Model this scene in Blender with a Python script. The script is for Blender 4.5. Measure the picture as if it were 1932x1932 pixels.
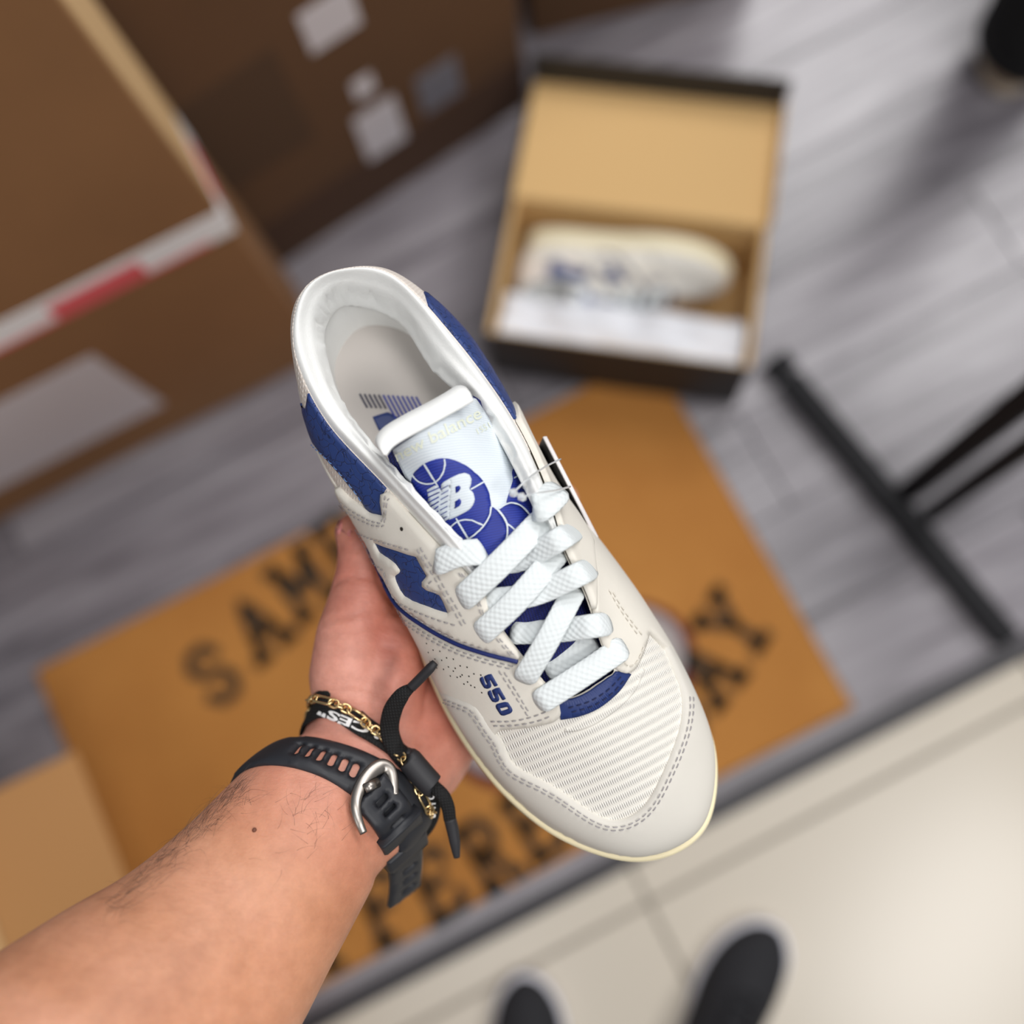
import bpy, bmesh, math, random
import numpy as np
from mathutils import Vector, Matrix
from mathutils.bvhtree import BVHTree
from mathutils.geometry import delaunay_2d_cdt

random.seed(7)
rng = np.random.default_rng(7)
scene = bpy.context.scene
col = scene.collection
for o in list(bpy.data.objects):
    bpy.data.objects.remove(o)

# ------------------------------------------------------------------ camera
F = 1800.0                      # focal length in pixels of a 1932 px frame
CAM = np.array((0.0, 0.0, 1.35))
# rows: world X, Y, Z axes written in camera axes (x right, y down, z forward)
RW = np.array([[0.88843819, -0.45865515, 0.01769268],
               [-0.45314828, -0.87033337, 0.19281197],
               [-0.07303567, -0.17931893, -0.9810762]])
cd = bpy.data.cameras.new('camera')
cam = bpy.data.objects.new('camera', cd)
col.objects.link(cam)
m = Matrix.Identity(4)
for i in range(3):
    m[i][0] = RW[i, 0]; m[i][1] = -RW[i, 1]; m[i][2] = -RW[i, 2]; m[i][3] = CAM[i]
cam.matrix_world = m
cd.sensor_width = 36.0
cd.lens = 36.0 * F / 1932.0
cd.clip_start = 0.01
cd.dof.use_dof = True
cd.dof.focus_distance = 0.402
cd.dof.aperture_fstop = 2.4
cd.dof.aperture_blades = 0
scene.camera = cam

# ------------------------------------------------------------------ light
vs = scene.view_settings
vs.view_transform = 'Standard'
vs.look = 'None'
vs.exposure = 0.10
vs.gamma = 1.0
vs.use_curve_mapping = False
w = bpy.data.worlds.new('world'); scene.world = w
w.use_nodes = True
w.node_tree.nodes['Background'].inputs[0].default_value = (0.92, 0.95, 1.0, 1)
w.node_tree.nodes['Background'].inputs[1].default_value = 0.20
def area(name, loc, size, power, colr, target):
    l = bpy.data.lights.new(name, 'AREA'); l.shape = 'RECTANGLE'
    l.size, l.size_y = size; l.energy = power; l.color = colr
    o = bpy.data.objects.new(name, l); col.objects.link(o); o.location = loc
    d = Vector(target) - Vector(loc)
    o.rotation_euler = d.to_track_quat('-Z', 'Y').to_euler()
    return o
# rows of ceiling panels of the shop
area('ceiling_panel_light', (2.45, 1.6, 3.0), (1.6, 2.6), 92, (1.0, 0.98, 0.97), (2.45, 1.6, 0))
area('ceiling_panel_light', (0.9, -1.6, 3.0), (1.2, 0.6), 30, (1.0, 0.97, 0.94), (0.6, -1.0, 0))
area('ceiling_panel_light', (0.55, 0.15, 3.0), (1.2, 0.6), 17, (1.0, 0.98, 0.96), (0.5, 0.15, 0))
area('ceiling_panel_light', (-1.0, -0.5, 3.0), (1.2, 0.6), 7, (1.0, 0.98, 0.96), (-0.6, -0.3, 0))

# ------------------------------------------------------------------ helpers
def tag(o, label=None, cat=None, group=None, kind=None):
    if label: o['label'] = label
    if cat: o['category'] = cat
    if group: o['group'] = group
    if kind: o['kind'] = kind
    return o

def empty(name, loc=(0, 0, 0), rz=0.0):
    o = bpy.data.objects.new(name, None); col.objects.link(o)
    o.location = loc; o.rotation_euler = (0, 0, rz)
    o.empty_display_size = 0.05
    return o

def mesh_obj(name, verts, faces, mat, parent=None, smooth=True, uvs=None):
    me = bpy.data.meshes.new(name)
    me.from_pydata([tuple(map(float, v)) for v in verts], [], [tuple(f) for f in faces])
    if uvs is not None:
        lay = me.uv_layers.new(name='uv')
        for lp in me.loops:
            lay.data[lp.index].uv = uvs[lp.vertex_index]
    if smooth:
        for p in me.polygons: p.use_smooth = True
    me.update()
    if mat: me.materials.append(mat)
    o = bpy.data.objects.new(name, me); col.objects.link(o)
    if parent: o.parent = parent
    return o

def fix_normals(o):
    bm = bmesh.new(); bm.from_mesh(o.data)
    bmesh.ops.recalc_face_normals(bm, faces=bm.faces)
    bm.to_mesh(o.data); bm.free()
    return o

def box_obj(name, lo, hi, mat, parent=None, bevel=0.0, segs=2):
    bm = bmesh.new()
    bmesh.ops.create_cube(bm, size=1.0)
    for v in bm.verts:
        for k in range(3):
            v.co[k] = lo[k] + (v.co[k] + 0.5) * (hi[k] - lo[k])
    if bevel:
        bmesh.ops.bevel(bm, geom=bm.edges[:], offset=bevel, segments=segs, affect='EDGES', profile=0.5)
    me = bpy.data.meshes.new(name); bm.to_mesh(me); bm.free()
    if mat: me.materials.append(mat)
    o = bpy.data.objects.new(name, me); col.objects.link(o)
    if parent: o.parent = parent
    return o

def catmull(pts, n_per, closed=False):
    P = np.array(pts, float); n = len(P); out = []
    rngi = range(n) if closed else range(n - 1)
    for i in rngi:
        if closed:
            p0, p1, p2, p3 = P[(i - 1) % n], P[i], P[(i + 1) % n], P[(i + 2) % n]
        else:
            p1, p2 = P[i], P[i + 1]
            p0 = P[i - 1] if i else 2 * p1 - p2
            p3 = P[i + 2] if i + 2 < n else 2 * p2 - p1
        for k in range(n_per):
            t = k / n_per
            out.append(0.5 * ((2 * p1) + (-p0 + p2) * t + (2 * p0 - 5 * p1 + 4 * p2 - p3) * t * t + (-p0 + 3 * p1 - 3 * p2 + p3) * t ** 3))
    if not closed: out.append(P[-1])
    return np.array(out)

def resample(pts, step, closed=False):
    P = np.array(pts, float)
    if closed: P = np.vstack([P, P[:1]])
    d = np.r_[0, np.cumsum(np.linalg.norm(np.diff(P, axis=0), axis=1))]
    n = max(2, int(round(d[-1] / step)) + 1)
    t = np.linspace(0, d[-1], n)
    out = np.stack([np.interp(t, d, P[:, k]) for k in range(P.shape[1])], 1)
    return out[:-1] if closed else out

def tube(name, pts, rad, mat, parent=None, sides=8, closed=False, flat=1.0, ups=None, uvscale=1.0):
    """swept tube; flat<1 squashes it along the 'up' vectors"""
    P = np.array(pts, float); n = len(P)
    R = np.full(n, rad) if np.isscalar(rad) else np.array(rad, float)
    V, Fc, UV = [], [], []
    d = np.r_[0, np.cumsum(np.linalg.norm(np.diff(P, axis=0), axis=1))]
    prev = None
    for i in range(n):
        if closed: T = P[(i + 1) % n] - P[i - 1]
        else: T = P[min(i + 1, n - 1)] - P[max(i - 1, 0)]
        T = T / (np.linalg.norm(T) + 1e-12)
        if ups is not None: U = np.array(ups[i], float)
        else:
            U = prev if prev is not None else (np.array((0, 0, 1.0)) if abs(T[2]) < 0.9 else np.array((1.0, 0, 0)))
        U = U - T * U.dot(T); U /= (np.linalg.norm(U) + 1e-12); prev = U
        S = np.cross(T, U)
        for k in range(sides):
            a = 2 * math.pi * k / sides
            V.append(P[i] + S * math.cos(a) * R[i] + U * math.sin(a) * R[i] * flat)
            UV.append((d[i] * uvscale, k / sides))
    m2 = n if closed else n - 1
    for i in range(m2):
        for k in range(sides):
            a, b = i * sides + k, i * sides + (k + 1) % sides
            c, e = ((i + 1) % n) * sides + (k + 1) % sides, ((i + 1) % n) * sides + k
            Fc.append((a, b, c, e))
    if not closed:
        Fc.append(tuple(range(sides))[::-1]); Fc.append(tuple((n - 1) * sides + k for k in range(sides)))
    return mesh_obj(name, V, Fc, mat, parent, True, UV)

# ------------------------------------------------------------------ materials
MATS = {}
def mat(name, colr, rough=0.6, metal=0.0, **kw):
    if name in MATS: return MATS[name]
    m = bpy.data.materials.new(name); m.use_nodes = True
    b = m.node_tree.nodes['Principled BSDF']
    b.inputs['Base Color'].default_value = (*colr, 1)
    b.inputs['Roughness'].default_value = rough
    b.inputs['Metallic'].default_value = metal
    if 'spec' in kw: b.inputs['Specular IOR Level'].default_value = kw['spec']
    if 'sheen' in kw:
        b.inputs['Sheen Weight'].default_value = kw['sheen']; b.inputs['Sheen Roughness'].default_value = 0.4
    if 'trans' in kw: b.inputs['Transmission Weight'].default_value = kw['trans']
    MATS[name] = m
    return m
def srgb(r, g, b):
    f = lambda c: (c / 255 / 12.92) if c / 255 <= 0.04045 else ((c / 255 + 0.055) / 1.055) ** 2.4
    return (f(r), f(g), f(b))
def N(m, typ, **props):
    n = m.node_tree.nodes.new(typ)
    for k, v in props.items():
        if k.startswith('i_'):
            key = k[2:].replace('_', ' ')
            n.inputs[int(key) if key.isdigit() else key].default_value = v
        else: setattr(n, k, v)
    return n
def L(m, a, b): m.node_tree.links.new(a, b)
def bsdf(m): return m.node_tree.nodes['Principled BSDF']
def coords(m, kind='Object', scale=(1, 1, 1), rot=(0, 0, 0)):
    t = N(m, 'ShaderNodeTexCoord'); p = N(m, 'ShaderNodeMapping')
    p.inputs['Scale'].default_value = scale; p.inputs['Rotation'].default_value = rot
    L(m, t.outputs[kind], p.inputs[0]); return p.outputs[0]
def bump(m, h, strength=0.3, dist=0.001, prev=None):
    b = N(m, 'ShaderNodeBump'); b.inputs['Strength'].default_value = strength; b.inputs['Distance'].default_value = dist
    L(m, h, b.inputs['Height'])
    if prev is not None: L(m, prev, b.inputs['Normal'])
    L(m, b.outputs[0], bsdf(m).inputs['Normal']); return b.outputs[0]
def ramp(m, fac, stops):
    r = N(m, 'ShaderNodeValToRGB'); e = r.color_ramp.elements
    while len(e) < len(stops): e.new(0.5)
    for k, (p, c) in enumerate(stops):
        e[k].position = p; e[k].color = (*c, 1) if len(c) == 3 else c
    L(m, fac, r.inputs[0]); return r.outputs[0]
def noise(m, vec, scale, detail=3, rough=0.55, dist=0.0):
    n = N(m, 'ShaderNodeTexNoise'); n.inputs['Scale'].default_value = scale; n.inputs['Detail'].default_value = detail
    n.inputs['Roughness'].default_value = rough; n.inputs['Distortion'].default_value = dist
    L(m, vec, n.inputs['Vector']); return n.outputs['Fac']
def math_n(m, op, a, b=None):
    n = N(m, 'ShaderNodeMath', operation=op)
    for k, x in enumerate((a, b)):
        if x is None: continue
        if isinstance(x, (int, float)): n.inputs[k].default_value = x
        else: L(m, x, n.inputs[k])
    return n.outputs[0]
def mixc(m, fac, c1, c2):
    n = N(m, 'ShaderNodeMix', data_type='RGBA')
    for i, x in ((0, fac), (6, c1), (7, c2)):
        if isinstance(x, tuple): n.inputs[i].default_value = (*x, 1)
        elif isinstance(x, (int, float)): n.inputs[i].default_value = x
        else: L(m, x, n.inputs[i])
    return n.outputs[2]

def leather(name, c, rough=0.55, wr=0.25, var=0.06):
    m = mat(name, c, rough); v = coords(m)
    a = noise(m, v, 900, 4, 0.6); b = noise(m, v, 90, 3, 0.5, 0.6)
    h = math_n(m, 'ADD', math_n(m, 'MULTIPLY', a, 0.35), b)
    bump(m, h, wr, 0.0006)
    n2 = noise(m, v, 40, 3)
    d = tuple(x * (1 - var) for x in c)
    L(m, ramp(m, n2, [(0.3, d), (0.7, c)]), bsdf(m).inputs['Base Color'])
    return m
def crackle(name, c):
    m = mat(name, c, 0.5); v = coords(m)
    vo = N(m, 'ShaderNodeTexVoronoi', feature='DISTANCE_TO_EDGE'); vo.inputs['Scale'].default_value = 190
    nz = N(m, 'ShaderNodeTexNoise'); nz.inputs['Scale'].default_value = 120
    L(m, v, nz.inputs['Vector'])
    mx = N(m, 'ShaderNodeMix', data_type='VECTOR'); mx.inputs[0].default_value = 0.012
    L(m, v, mx.inputs[4]); L(m, nz.outputs['Color'], mx.inputs[5]); L(m, mx.outputs[1], vo.inputs['Vector'])
    r = ramp(m, vo.outputs['Distance'], [(0.0, (0, 0, 0)), (0.045, (1, 1, 1))])
    bump(m, r, 0.5, 0.0006)
    L(m, mixc(m, r, tuple(x * 0.45 for x in c), c), bsdf(m).inputs['Base Color'])
    return m
def weave(name, c, c2, sx, sy, rough=0.75, strength=0.6, axis_rot=0.0, coord='Object'):
    """two crossed sine waves: a woven or knitted cloth"""
    m = mat(name, c, rough); v = coords(m, coord, (1, 1, 1), (0, 0, axis_rot))
    w1 = N(m, 'ShaderNodeTexWave', wave_type='BANDS', bands_direction='X'); w1.inputs['Scale'].default_value = sx
    w2 = N(m, 'ShaderNodeTexWave', wave_type='BANDS', bands_direction='Y'); w2.inputs['Scale'].default_value = sy
    w1.inputs['Distortion'].default_value = 0.3; w2.inputs['Distortion'].default_value = 0.3
    L(m, v, w1.inputs['Vector']); L(m, v, w2.inputs['Vector'])
    h = math_n(m, 'MULTIPLY', w1.outputs['Fac'], w2.outputs['Fac'])
    bump(m, h, strength, 0.0006)
    L(m, mixc(m, h, c2, c), bsdf(m).inputs['Base Color'])
    return m
# ------------------------------------------------------------------ floor and background
def plank_mat():
    m = mat('grey_wood_planks', srgb(150, 146, 150), 0.30, spec=0.85)
    v = coords(m); oi = N(m, 'ShaderNodeObjectInfo')
    st = N(m, 'ShaderNodeMapping'); st.inputs['Scale'].default_value = (1.3, 14, 1); L(m, v, st.inputs[0])
    off = N(m, 'ShaderNodeVectorMath', operation='ADD'); L(m, st.outputs[0], off.inputs[0])
    cm = N(m, 'ShaderNodeCombineXYZ'); L(m, math_n(m, 'MULTIPLY', oi.outputs['Random'], 40.0), cm.inputs[0]); L(m, math_n(m, 'MULTIPLY', oi.outputs['Random'], 17.0), cm.inputs[1]); L(m, cm.outputs[0], off.inputs[1])
    g = noise(m, off.outputs[0], 2.2, 5, 0.6, 0.8)
    c = ramp(m, g, [(0.25, srgb(88, 83, 89)), (0.5, srgb(134, 129, 135)), (0.75, srgb(172, 168, 173))])
    sh = ramp(m, oi.outputs['Random'], [(0, (0.78, 0.78, 0.79)), (1, (1.08, 1.08, 1.08))])
    mu = N(m, 'ShaderNodeMix', data_type='RGBA', blend_type='MULTIPLY'); mu.inputs[0].default_value = 1.0
    L(m, c, mu.inputs[6]); L(m, sh, mu.inputs[7]); L(m, mu.outputs[2], bsdf(m).inputs['Base Color'])
    return m
m_plank = plank_mat()
m_sub = mat('dark_subfloor', srgb(52, 50, 52), 0.9)
m_card = mat('brown_cardboard', srgb(150, 108, 68), 0.85)
def card_mat(name, c, var=0.12):
    m = mat(name, c, 0.85); v = coords(m, 'Object', (1, 1, 1))
    n = noise(m, v, 6, 4, 0.6); L(m, ramp(m, n, [(0.3, tuple(x * (1 - var) for x in c)), (0.7, c)]), bsdf(m).inputs['Base Color'])
    return m
m_card1 = card_mat('carton_board', srgb(146, 104, 66)); m_card2 = card_mat('dark_carton_board', srgb(102, 71, 45)); m_card3 = card_mat('pale_carton_board', srgb(196, 152, 100), 0.06)
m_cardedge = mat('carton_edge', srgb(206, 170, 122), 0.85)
m_tape = mat('white_tape', srgb(250, 250, 252), 0.35); m_tapered = mat('red_tape_print', srgb(232, 96, 104), 0.4)
m_lab = mat('paper_label', srgb(216, 210, 214), 0.7); m_labg = mat('grey_label_print', srgb(120, 118, 126), 0.7)
m_tile = mat('beige_tile', srgb(204, 195, 180), 0.26); m_grout = mat('grey_grout', srgb(150, 143, 132), 0.9)
m_trim = mat('dark_threshold', srgb(58, 56, 60), 0.5)
m_coir = mat('brown_coir', srgb(176, 116, 52), 0.95); m_ink = mat('black_mat_print', srgb(44, 37, 29), 0.95)
def coir():
    m = m_coir; v = coords(m); n = noise(m, v, 420, 3); n2 = noise(m, v, 5, 3)
    c = mixc(m, n2, srgb(164, 104, 44), srgb(200, 140, 70)); L(m, c, bsdf(m).inputs['Base Color']); bump(m, n, 0.6, 0.004)
coir()

# plank floor: each plank its own piece
floor = box_obj('floor', (-3.0, -0.214, -0.04), (3.0, 3.5, -0.004), m_sub); floor['kind'] = 'structure'
pw = 0.152; pl = 1.22; y = -0.214; r = 0
pm = {}
while y < 3.4:
    x = -3.0 - pl + (r * 0.47) % pl
    while x < 3.0:
        if 'p' not in pm:
            o = box_obj('plank', (0, 0, -0.004), (pl - 0.0025, pw - 0.002, 0.0), m_plank, floor, 0.0006, 1); pm['p'] = o
        else:
            o = bpy.data.objects.new('plank', pm['p'].data); col.objects.link(o); o.parent = floor
        o.location = (x, y, 0); x += pl
    y += pw; r += 1
# tiled floor in front of the threshold
tf_ = box_obj('floor', (-3.0, -3.0, -0.04), (3.0, -0.236, -0.004), m_grout); tf_['kind'] = 'structure'
def tile(x0, y0, x1, y1):
    return box_obj('tile', (x0 + .003, y0 + .003, -0.004), (x1 - .003, y1 - .003, 0.0), m_tile, tf_, 0.0012, 1)
xs = [-2.5 + .045, -1.855, -1.255, -0.655, -0.055, 0.545, 1.145, 1.745]
for a, b in zip(xs[:-1], xs[1:]):
    tile(a, -0.29, b, -0.236)
    for k in range(3): tile(a, -0.29 - .6 * (k + 1), b, -0.29 - .6 * k)
tr = box_obj('trim_1', (-3, -0.238, -0.03), (3, -0.212, 0.005), m_trim, None, 0.003); tr['kind'] = 'structure'

# shop carton with tape and labels at the left
def carton(name, x0, y0, rz, wx, dy, h, material, label):
    r_ = empty(name, (x0, y0, 0), rz); t = 0.006
    body = box_obj('body', (0, 0, 0.0), (wx, dy, h), material, r_, 0.003)
    for k in (0, 1): box_obj('top_flap', (0.002, k * dy / 2 + 0.001, h), (wx - 0.002, (k + 1) * dy / 2 - 0.001, h + 0.005), material, r_, 0.001, 1)
    tag(r_, label, 'carton', 'shipping cartons on the plank floor'); return r_
c1 = carton('shipping_carton', -0.910, 0.612, 0.0, 0.80, 0.13, 0.86, m_card1, 'tall brown carton with red and white tape around it')
def tapes(parent, wx, dy, z0, z1):
    x = wx; k = 0; segs = []
    L_ = [0.075, 0.14, 0.10, 0.14, 0.10, 0.14, 0.10]
    tb = box_obj('tape', (-0.0006, -0.0012, z0), (wx + 0.0012, dy, z1), m_tape, parent, 0.0005, 1)
    for k, (a, b) in enumerate(((0.105, 0.215), (0.335, 0.425), (0.52, 0.62), (0.70, 0.78))):
        box_obj('red_print', (wx - b, -0.0020, z0 + 0.006), (wx - a, -0.0011, z1 - 0.012), m_tapered, tb)
    box_obj('red_stripe', (0, -0.0020, z0), (wx - 0.03, -0.0011, z0 + 0.005), m_tapered, tb)
    box_obj('red_print', (wx + 0.0011, 0.03, z0 + 0.01), (wx + 0.002, 0.1, z1 - 0.008), m_tapered, tb)
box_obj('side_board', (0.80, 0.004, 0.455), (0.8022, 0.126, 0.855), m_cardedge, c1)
tapes(c1, 0.80, 0.13, 0.395, 0.44)
box_obj('paper_label', (0.20, -0.0012, 0.10), (0.57, 0.0, 0.30), m_lab, c1)
box_obj('paper_label', (0.30, -0.0012, 0.475), (0.43, 0.0, 0.53), m_lab, c1)
# darker carton behind it
c2 = carton('shipping_carton', -0.13, 0.775, 0.122, 0.475, 0.40, 0.62, m_card2, 'dark brown carton with torn paper labels beside the shoebox')
for a, b, z0, z1, mm in ((.205, .270, .105, .205, m_lab), (.305, .370, .125, .205, m_labg), (.19, .26, .355, .42, m_lab), (.22, .25, .235, .27, m_lab)):
    box_obj('paper_label', (a, -0.0012, z0), (b, 0.0, z1), mm, c2)
box_obj('printed_square', (0.01, -0.0011, 0.22), (0.15, 0.0, 0.40), mat('dark_carton_print', srgb(84, 60, 40), .85), c2)
box_obj('shade_band', (0.0, -0.0010, 0.0), (0.475, 0.0, 0.115), mat('carton_shade_brown', srgb(78, 53, 37), .85), c2)  # shade at the carton's foot, painted as a thin darker brown band
c3 = carton('shipping_carton', 0.40, 0.93, -0.25, 0.36, 0.30, 0.40, m_card2, 'brown carton farthest back behind the open shoebox')
c4 = empty('open_carton', (-0.93, -0.10, 0))
tag(c4, 'pale open carton with spread flaps at the lower left corner', 'carton', 'shipping cartons on the plank floor')

# coir door mat
mat_o = empty('door_mat', (-0.19, 0.094, 0))
box_obj('backing', (-0.503, -0.286, 0.0), (0.503, 0.286, 0.004), mat('black_rubber_backing', srgb(40, 36, 34), .8), mat_o, 0.001, 1)
box_obj('pile', (-0.5, -0.283, 0.004), (0.5, 0.283, 0.014), m_coir, mat_o, 0.003)
tag(mat_o, 'brown coir door mat printed with black letters', 'door mat')
# ------------------------------------------------------------------ held shoe: frame
def unit(v): v = np.array(v, float); return v / np.linalg.norm(v)
AX = unit((0.515, 0.857)); pit, rol = math.radians(8), math.radians(10)
_t0 = np.array((AX[0], AX[1], 0)); _r0 = np.array((AX[1], -AX[0], 0)); _u0 = np.array((0, 0, -1.0))
_u1 = math.cos(rol) * _u0 + math.sin(rol) * _r0; SR = math.cos(rol) * _r0 - math.sin(rol) * _u0
ST = math.cos(pit) * _t0 + math.sin(pit) * _u1; SU = math.cos(pit) * _u1 - math.sin(pit) * _t0
SD = 0.465
SO = np.array(((940 - 966) / F * SD, (1080 - 966) / F * SD, SD))      # shoe origin in camera axes
def cam2world(P): return CAM + RW @ np.array(P, float)
SHOE_M = np.array([-SR, ST, SU])                                      # rows: local x (left), y (toe), z (up)
CAML = SHOE_M @ (-SO)                                                 # camera position in shoe axes
def pray(x, y): return SHOE_M @ np.array(((x - 966) / F, (y - 966) / F, 1.0))
def unp(x, y, h):
    d = pray(x, y); k = (h - CAML[2]) / d[2]; return CAML + d * k
def W(s, wd, h): return np.array((-wd, s, h))                          # s to toe, wd to the right side

sneaker = empty('sneaker')
M4 = Matrix.Identity(4)
RS = RW @ SHOE_M.T
for i in range(3):
    for j in range(3): M4[i][j] = RS[i, j]
    M4[i][3] = cam2world(SO)[i]
sneaker.matrix_world = M4

# control columns run round the shoe: heel back, left side, toe, right side
SOLE = [(-.139, 0), (-.127, -.028), (-.095, -.0395), (-.065, -.042), (-.035, -.044), (-.005, -.048), (.025, -.0545), (.055, -.057), (.0875, -.0535), (.117, -.0425), (.141, -.0225), (.1505, 0), (.146, .0205), (.124, .0385), (.0945, .045), (.062, .0458), (.028, .0445), (-.005, .043), (-.035, .042), (-.065, .041), (-.095, .037), (-.125, .024)]
RA = [(-.136, 0), (-.125, -.024), (-.095, -.036), (-.065, -.039), (-.035, -.041), (-.005, -.044), (.025, -.050), (.055, -.0525), (.085, -.0495), (.114, -.039), (.137, -.0205), (.1455, 0), (.1415, .018), (.120, .035), (.091, .0415), (.06, .0425), (.027, .041), (-.005, .040), (-.035, .039), (-.065, .038), (-.095, .034), (-.125, .021)]
RB = [(-.142, -.001, .045), (-.134, -.026, .045), (-.100, -.041, .045), (-.072, -.046, .042), (-.042, -.0455, .038), (-.010, -.049, .036), (.018, -.050, .037), (.045, -.051, .037), (.078, -.047, .037), (.108, -.036, .037), (.131, -.019, .036), (.139, 0, .036), (.135, .0165, .036), (.114, .033, .037), (.082, .0405, .037), (.050, .042, .037), (.020, .0405, .037), (-.010, .0375, .037), (-.037, .0378, .038), (-.066, .0405, .042), (-.096, .038, .045), (-.132, .0235, .046)]
RC = [(-.1415, -.003, .070), (-.1355, -.0245, .070), (-.106, -.039, .067), (-.078, -.0435, .060), (-.045, -.0405, .057), (-.013, -.040, .060), (.014, -.037, .061), (.038, -.037, .058), (.065, -.0325, .055), (.089, -.0225, .052), (.104, -.011, .0505), (.109, 0, .050), (.105, .0105, .0505), (.090, .020, .053), (.066, .0285, .056), (.042, .031, .059), (.018, .0312, .061), (-.008, .0295, .064), (-.033, .0325, .064), (-.062, .0360, .061), (-.098, .0335, .067), (-.130, .0205, .072)]
RDpx = [(642, 509, .089), (570, 553, .0875), (556, 660, .081), (614, 790, .073), (728, 916, .071), (833, 1030, .078), (905, 1105, .078), (954, 1195, .074), (1042, 1302, .067), (1068, 1316, .066), (1088, 1312, .066), (1108, 1302, .066), (1124, 1291, .066), (1142, 1279, .066), (1158, 1262, .067), (1133, 1213, .073), (1103, 1122, .079), (1062, 1036, .083), (1022, 906, .080), (960, 780, .073), (858, 640, .079), (742, 520, .0895)]
NC = 22; NU = 12; NV = 30
def closed_ring(ptsw):
    return catmull([W(*p) for p in ptsw], NU, True)
rA = closed_ring([(s, w_, .021) for s, w_ in RA]); rB = closed_ring(RB); rC = closed_ring(RC)
rD = catmull([unp(*p) for p in RDpx], NU, True)
GU = NC * NU
UP = np.zeros((GU, NV + 1, 3))
for i in range(GU):
    c = [rA[i], rB[i], rC[i], rD[i]]
    g = catmull(c, NV // 3)
    UP[i] = g
def upper_pos(u, v):
    """u in 0..22 round the shoe, v in 0..3 from the welt to the top line"""
    x = (u % NC) * NU; y = min(max(v, 0), 3) * NV / 3
    i = int(x) % GU; fx = x - int(x); j = min(int(y), NV - 1); fy = y - j
    a, b = UP[i, j], UP[(i + 1) % GU, j]; c, d = UP[i, j + 1], UP[(i + 1) % GU, j + 1]
    return a * (1 - fx) * (1 - fy) + b * fx * (1 - fy) + c * (1 - fx) * fy + d * fx * fy
def upper_frame(u, v):
    e = 0.12
    du = upper_pos(u + e, v) - upper_pos(u - e, v)
    v0, v1 = max(v - e, 0), min(v + e, 3)
    dv = upper_pos(u, v1) - upper_pos(u, v0)
    n = np.cross(du, dv); n /= np.linalg.norm(n) + 1e-12
    return upper_pos(u, v), n
uv_verts = UP.reshape(-1, 3)
uv_faces = [(i * (NV + 1) + j, ((i + 1) % GU) * (NV + 1) + j, ((i + 1) % GU) * (NV + 1) + j + 1, i * (NV + 1) + j + 1) for i in range(GU) for j in range(NV)]
_p, _n = upper_frame(3, 1.5)
NSIGN = 1.0 if _n[0] > 0 else -1.0        # left side normals must point to +x
UP_BVH = BVHTree.FromPolygons([Vector(v) for v in uv_verts], uv_faces)

def px2uv(x, y):
    d = pray(x, y); hit = UP_BVH.ray_cast(Vector(CAML), Vector(d).normalized())
    if hit[0] is None:
        dn = d / np.linalg.norm(d); rel = uv_verts - CAML
        dist = np.linalg.norm(rel - np.outer(rel @ dn, dn), axis=1)
        k = int(np.argmin(dist)); return (k // (NV + 1)) / NU, (k % (NV + 1)) * 3 / NV
    P = np.array(hit[0]); f = hit[2]; i, j = f // NV, f % NV
    a, b, c, e = UP[i, j], UP[(i + 1) % GU, j], UP[i, j + 1], UP[(i + 1) % GU, j + 1]
    fx = fy = 0.5
    for _ in range(6):
        Q = a * (1 - fx) * (1 - fy) + b * fx * (1 - fy) + c * (1 - fx) * fy + e * fx * fy
        J = np.stack([(b - a) * (1 - fy) + (e - c) * fy, (c - a) * (1 - fx) + (e - b) * fx], 1)
        s, *_r = np.linalg.lstsq(J, P - Q, rcond=None); fx += s[0]; fy += s[1]
    fx = min(max(fx, 0), 1); fy = min(max(fy, 0), 1)
    return (i + fx) / NU, (j + fy) * 3 / NV
def unwrap(uvs, ref=None):
    out = []; last = ref
    for u, v in uvs:
        if last is not None:
            while u - last > NC / 2: u -= NC
            while u - last < -NC / 2: u += NC
        out.append((u, v)); last = u
    return out
def uvpx(pts, step=5.0, smooth=True, ref=None):
    P = catmull(pts, 8) if smooth else np.array(pts, float)
    return unwrap([px2uv(*p) for p in resample(P, step)], ref)
MU, MV = 26.0, 19.0
def inside(poly, x, y):
    c = False; n = len(poly); j = n - 1
    for i in range(n):
        xi, yi = poly[i]; xj, yj = poly[j]
        if (yi > y) != (yj > y) and x < (xj - xi) * (y - yi) / (yj - yi + 1e-15) + xi: c = not c
        j = i
    return c
def fill2d(poly, holes, g):
    P = [tuple(p) for p in poly]; verts = [Vector(p) for p in P]
    edges = [(i, (i + 1) % len(P)) for i in range(len(P))]
    for h in holes:
        b = len(verts); verts += [Vector(p) for p in h]; edges += [(b + i, b + (i + 1) % len(h)) for i in range(len(h))]
    arr = np.array(P); lo, hi = arr.min(0), arr.max(0)
    y = lo[1] + g / 2; row = 0
    allb = np.array([tuple(v) for v in verts])
    while y < hi[1]:
        x = lo[0] + (g / 2 if row % 2 else 0)
        while x < hi[0]:
            if np.min((allb[:, 0] - x) ** 2 + (allb[:, 1] - y) ** 2) > (0.55 * g) ** 2 and inside(P, x, y) and not any(inside(h, x, y) for h in holes):
                verts.append(Vector((x, y)))
            x += g
        y += g * 0.87; row += 1
    r = delaunay_2d_cdt(verts, edges, [], 0, 1e-6)
    vo = [tuple(v) for v in r[0]]; fo = []
    for f in r[2]:
        cx = sum(vo[k][0] for k in f) / len(f); cy = sum(vo[k][1] for k in f) / len(f)
        if inside(P, cx, cy) and not any(inside(h, cx, cy) for h in holes): fo.append(tuple(f))
    return vo, fo
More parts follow.
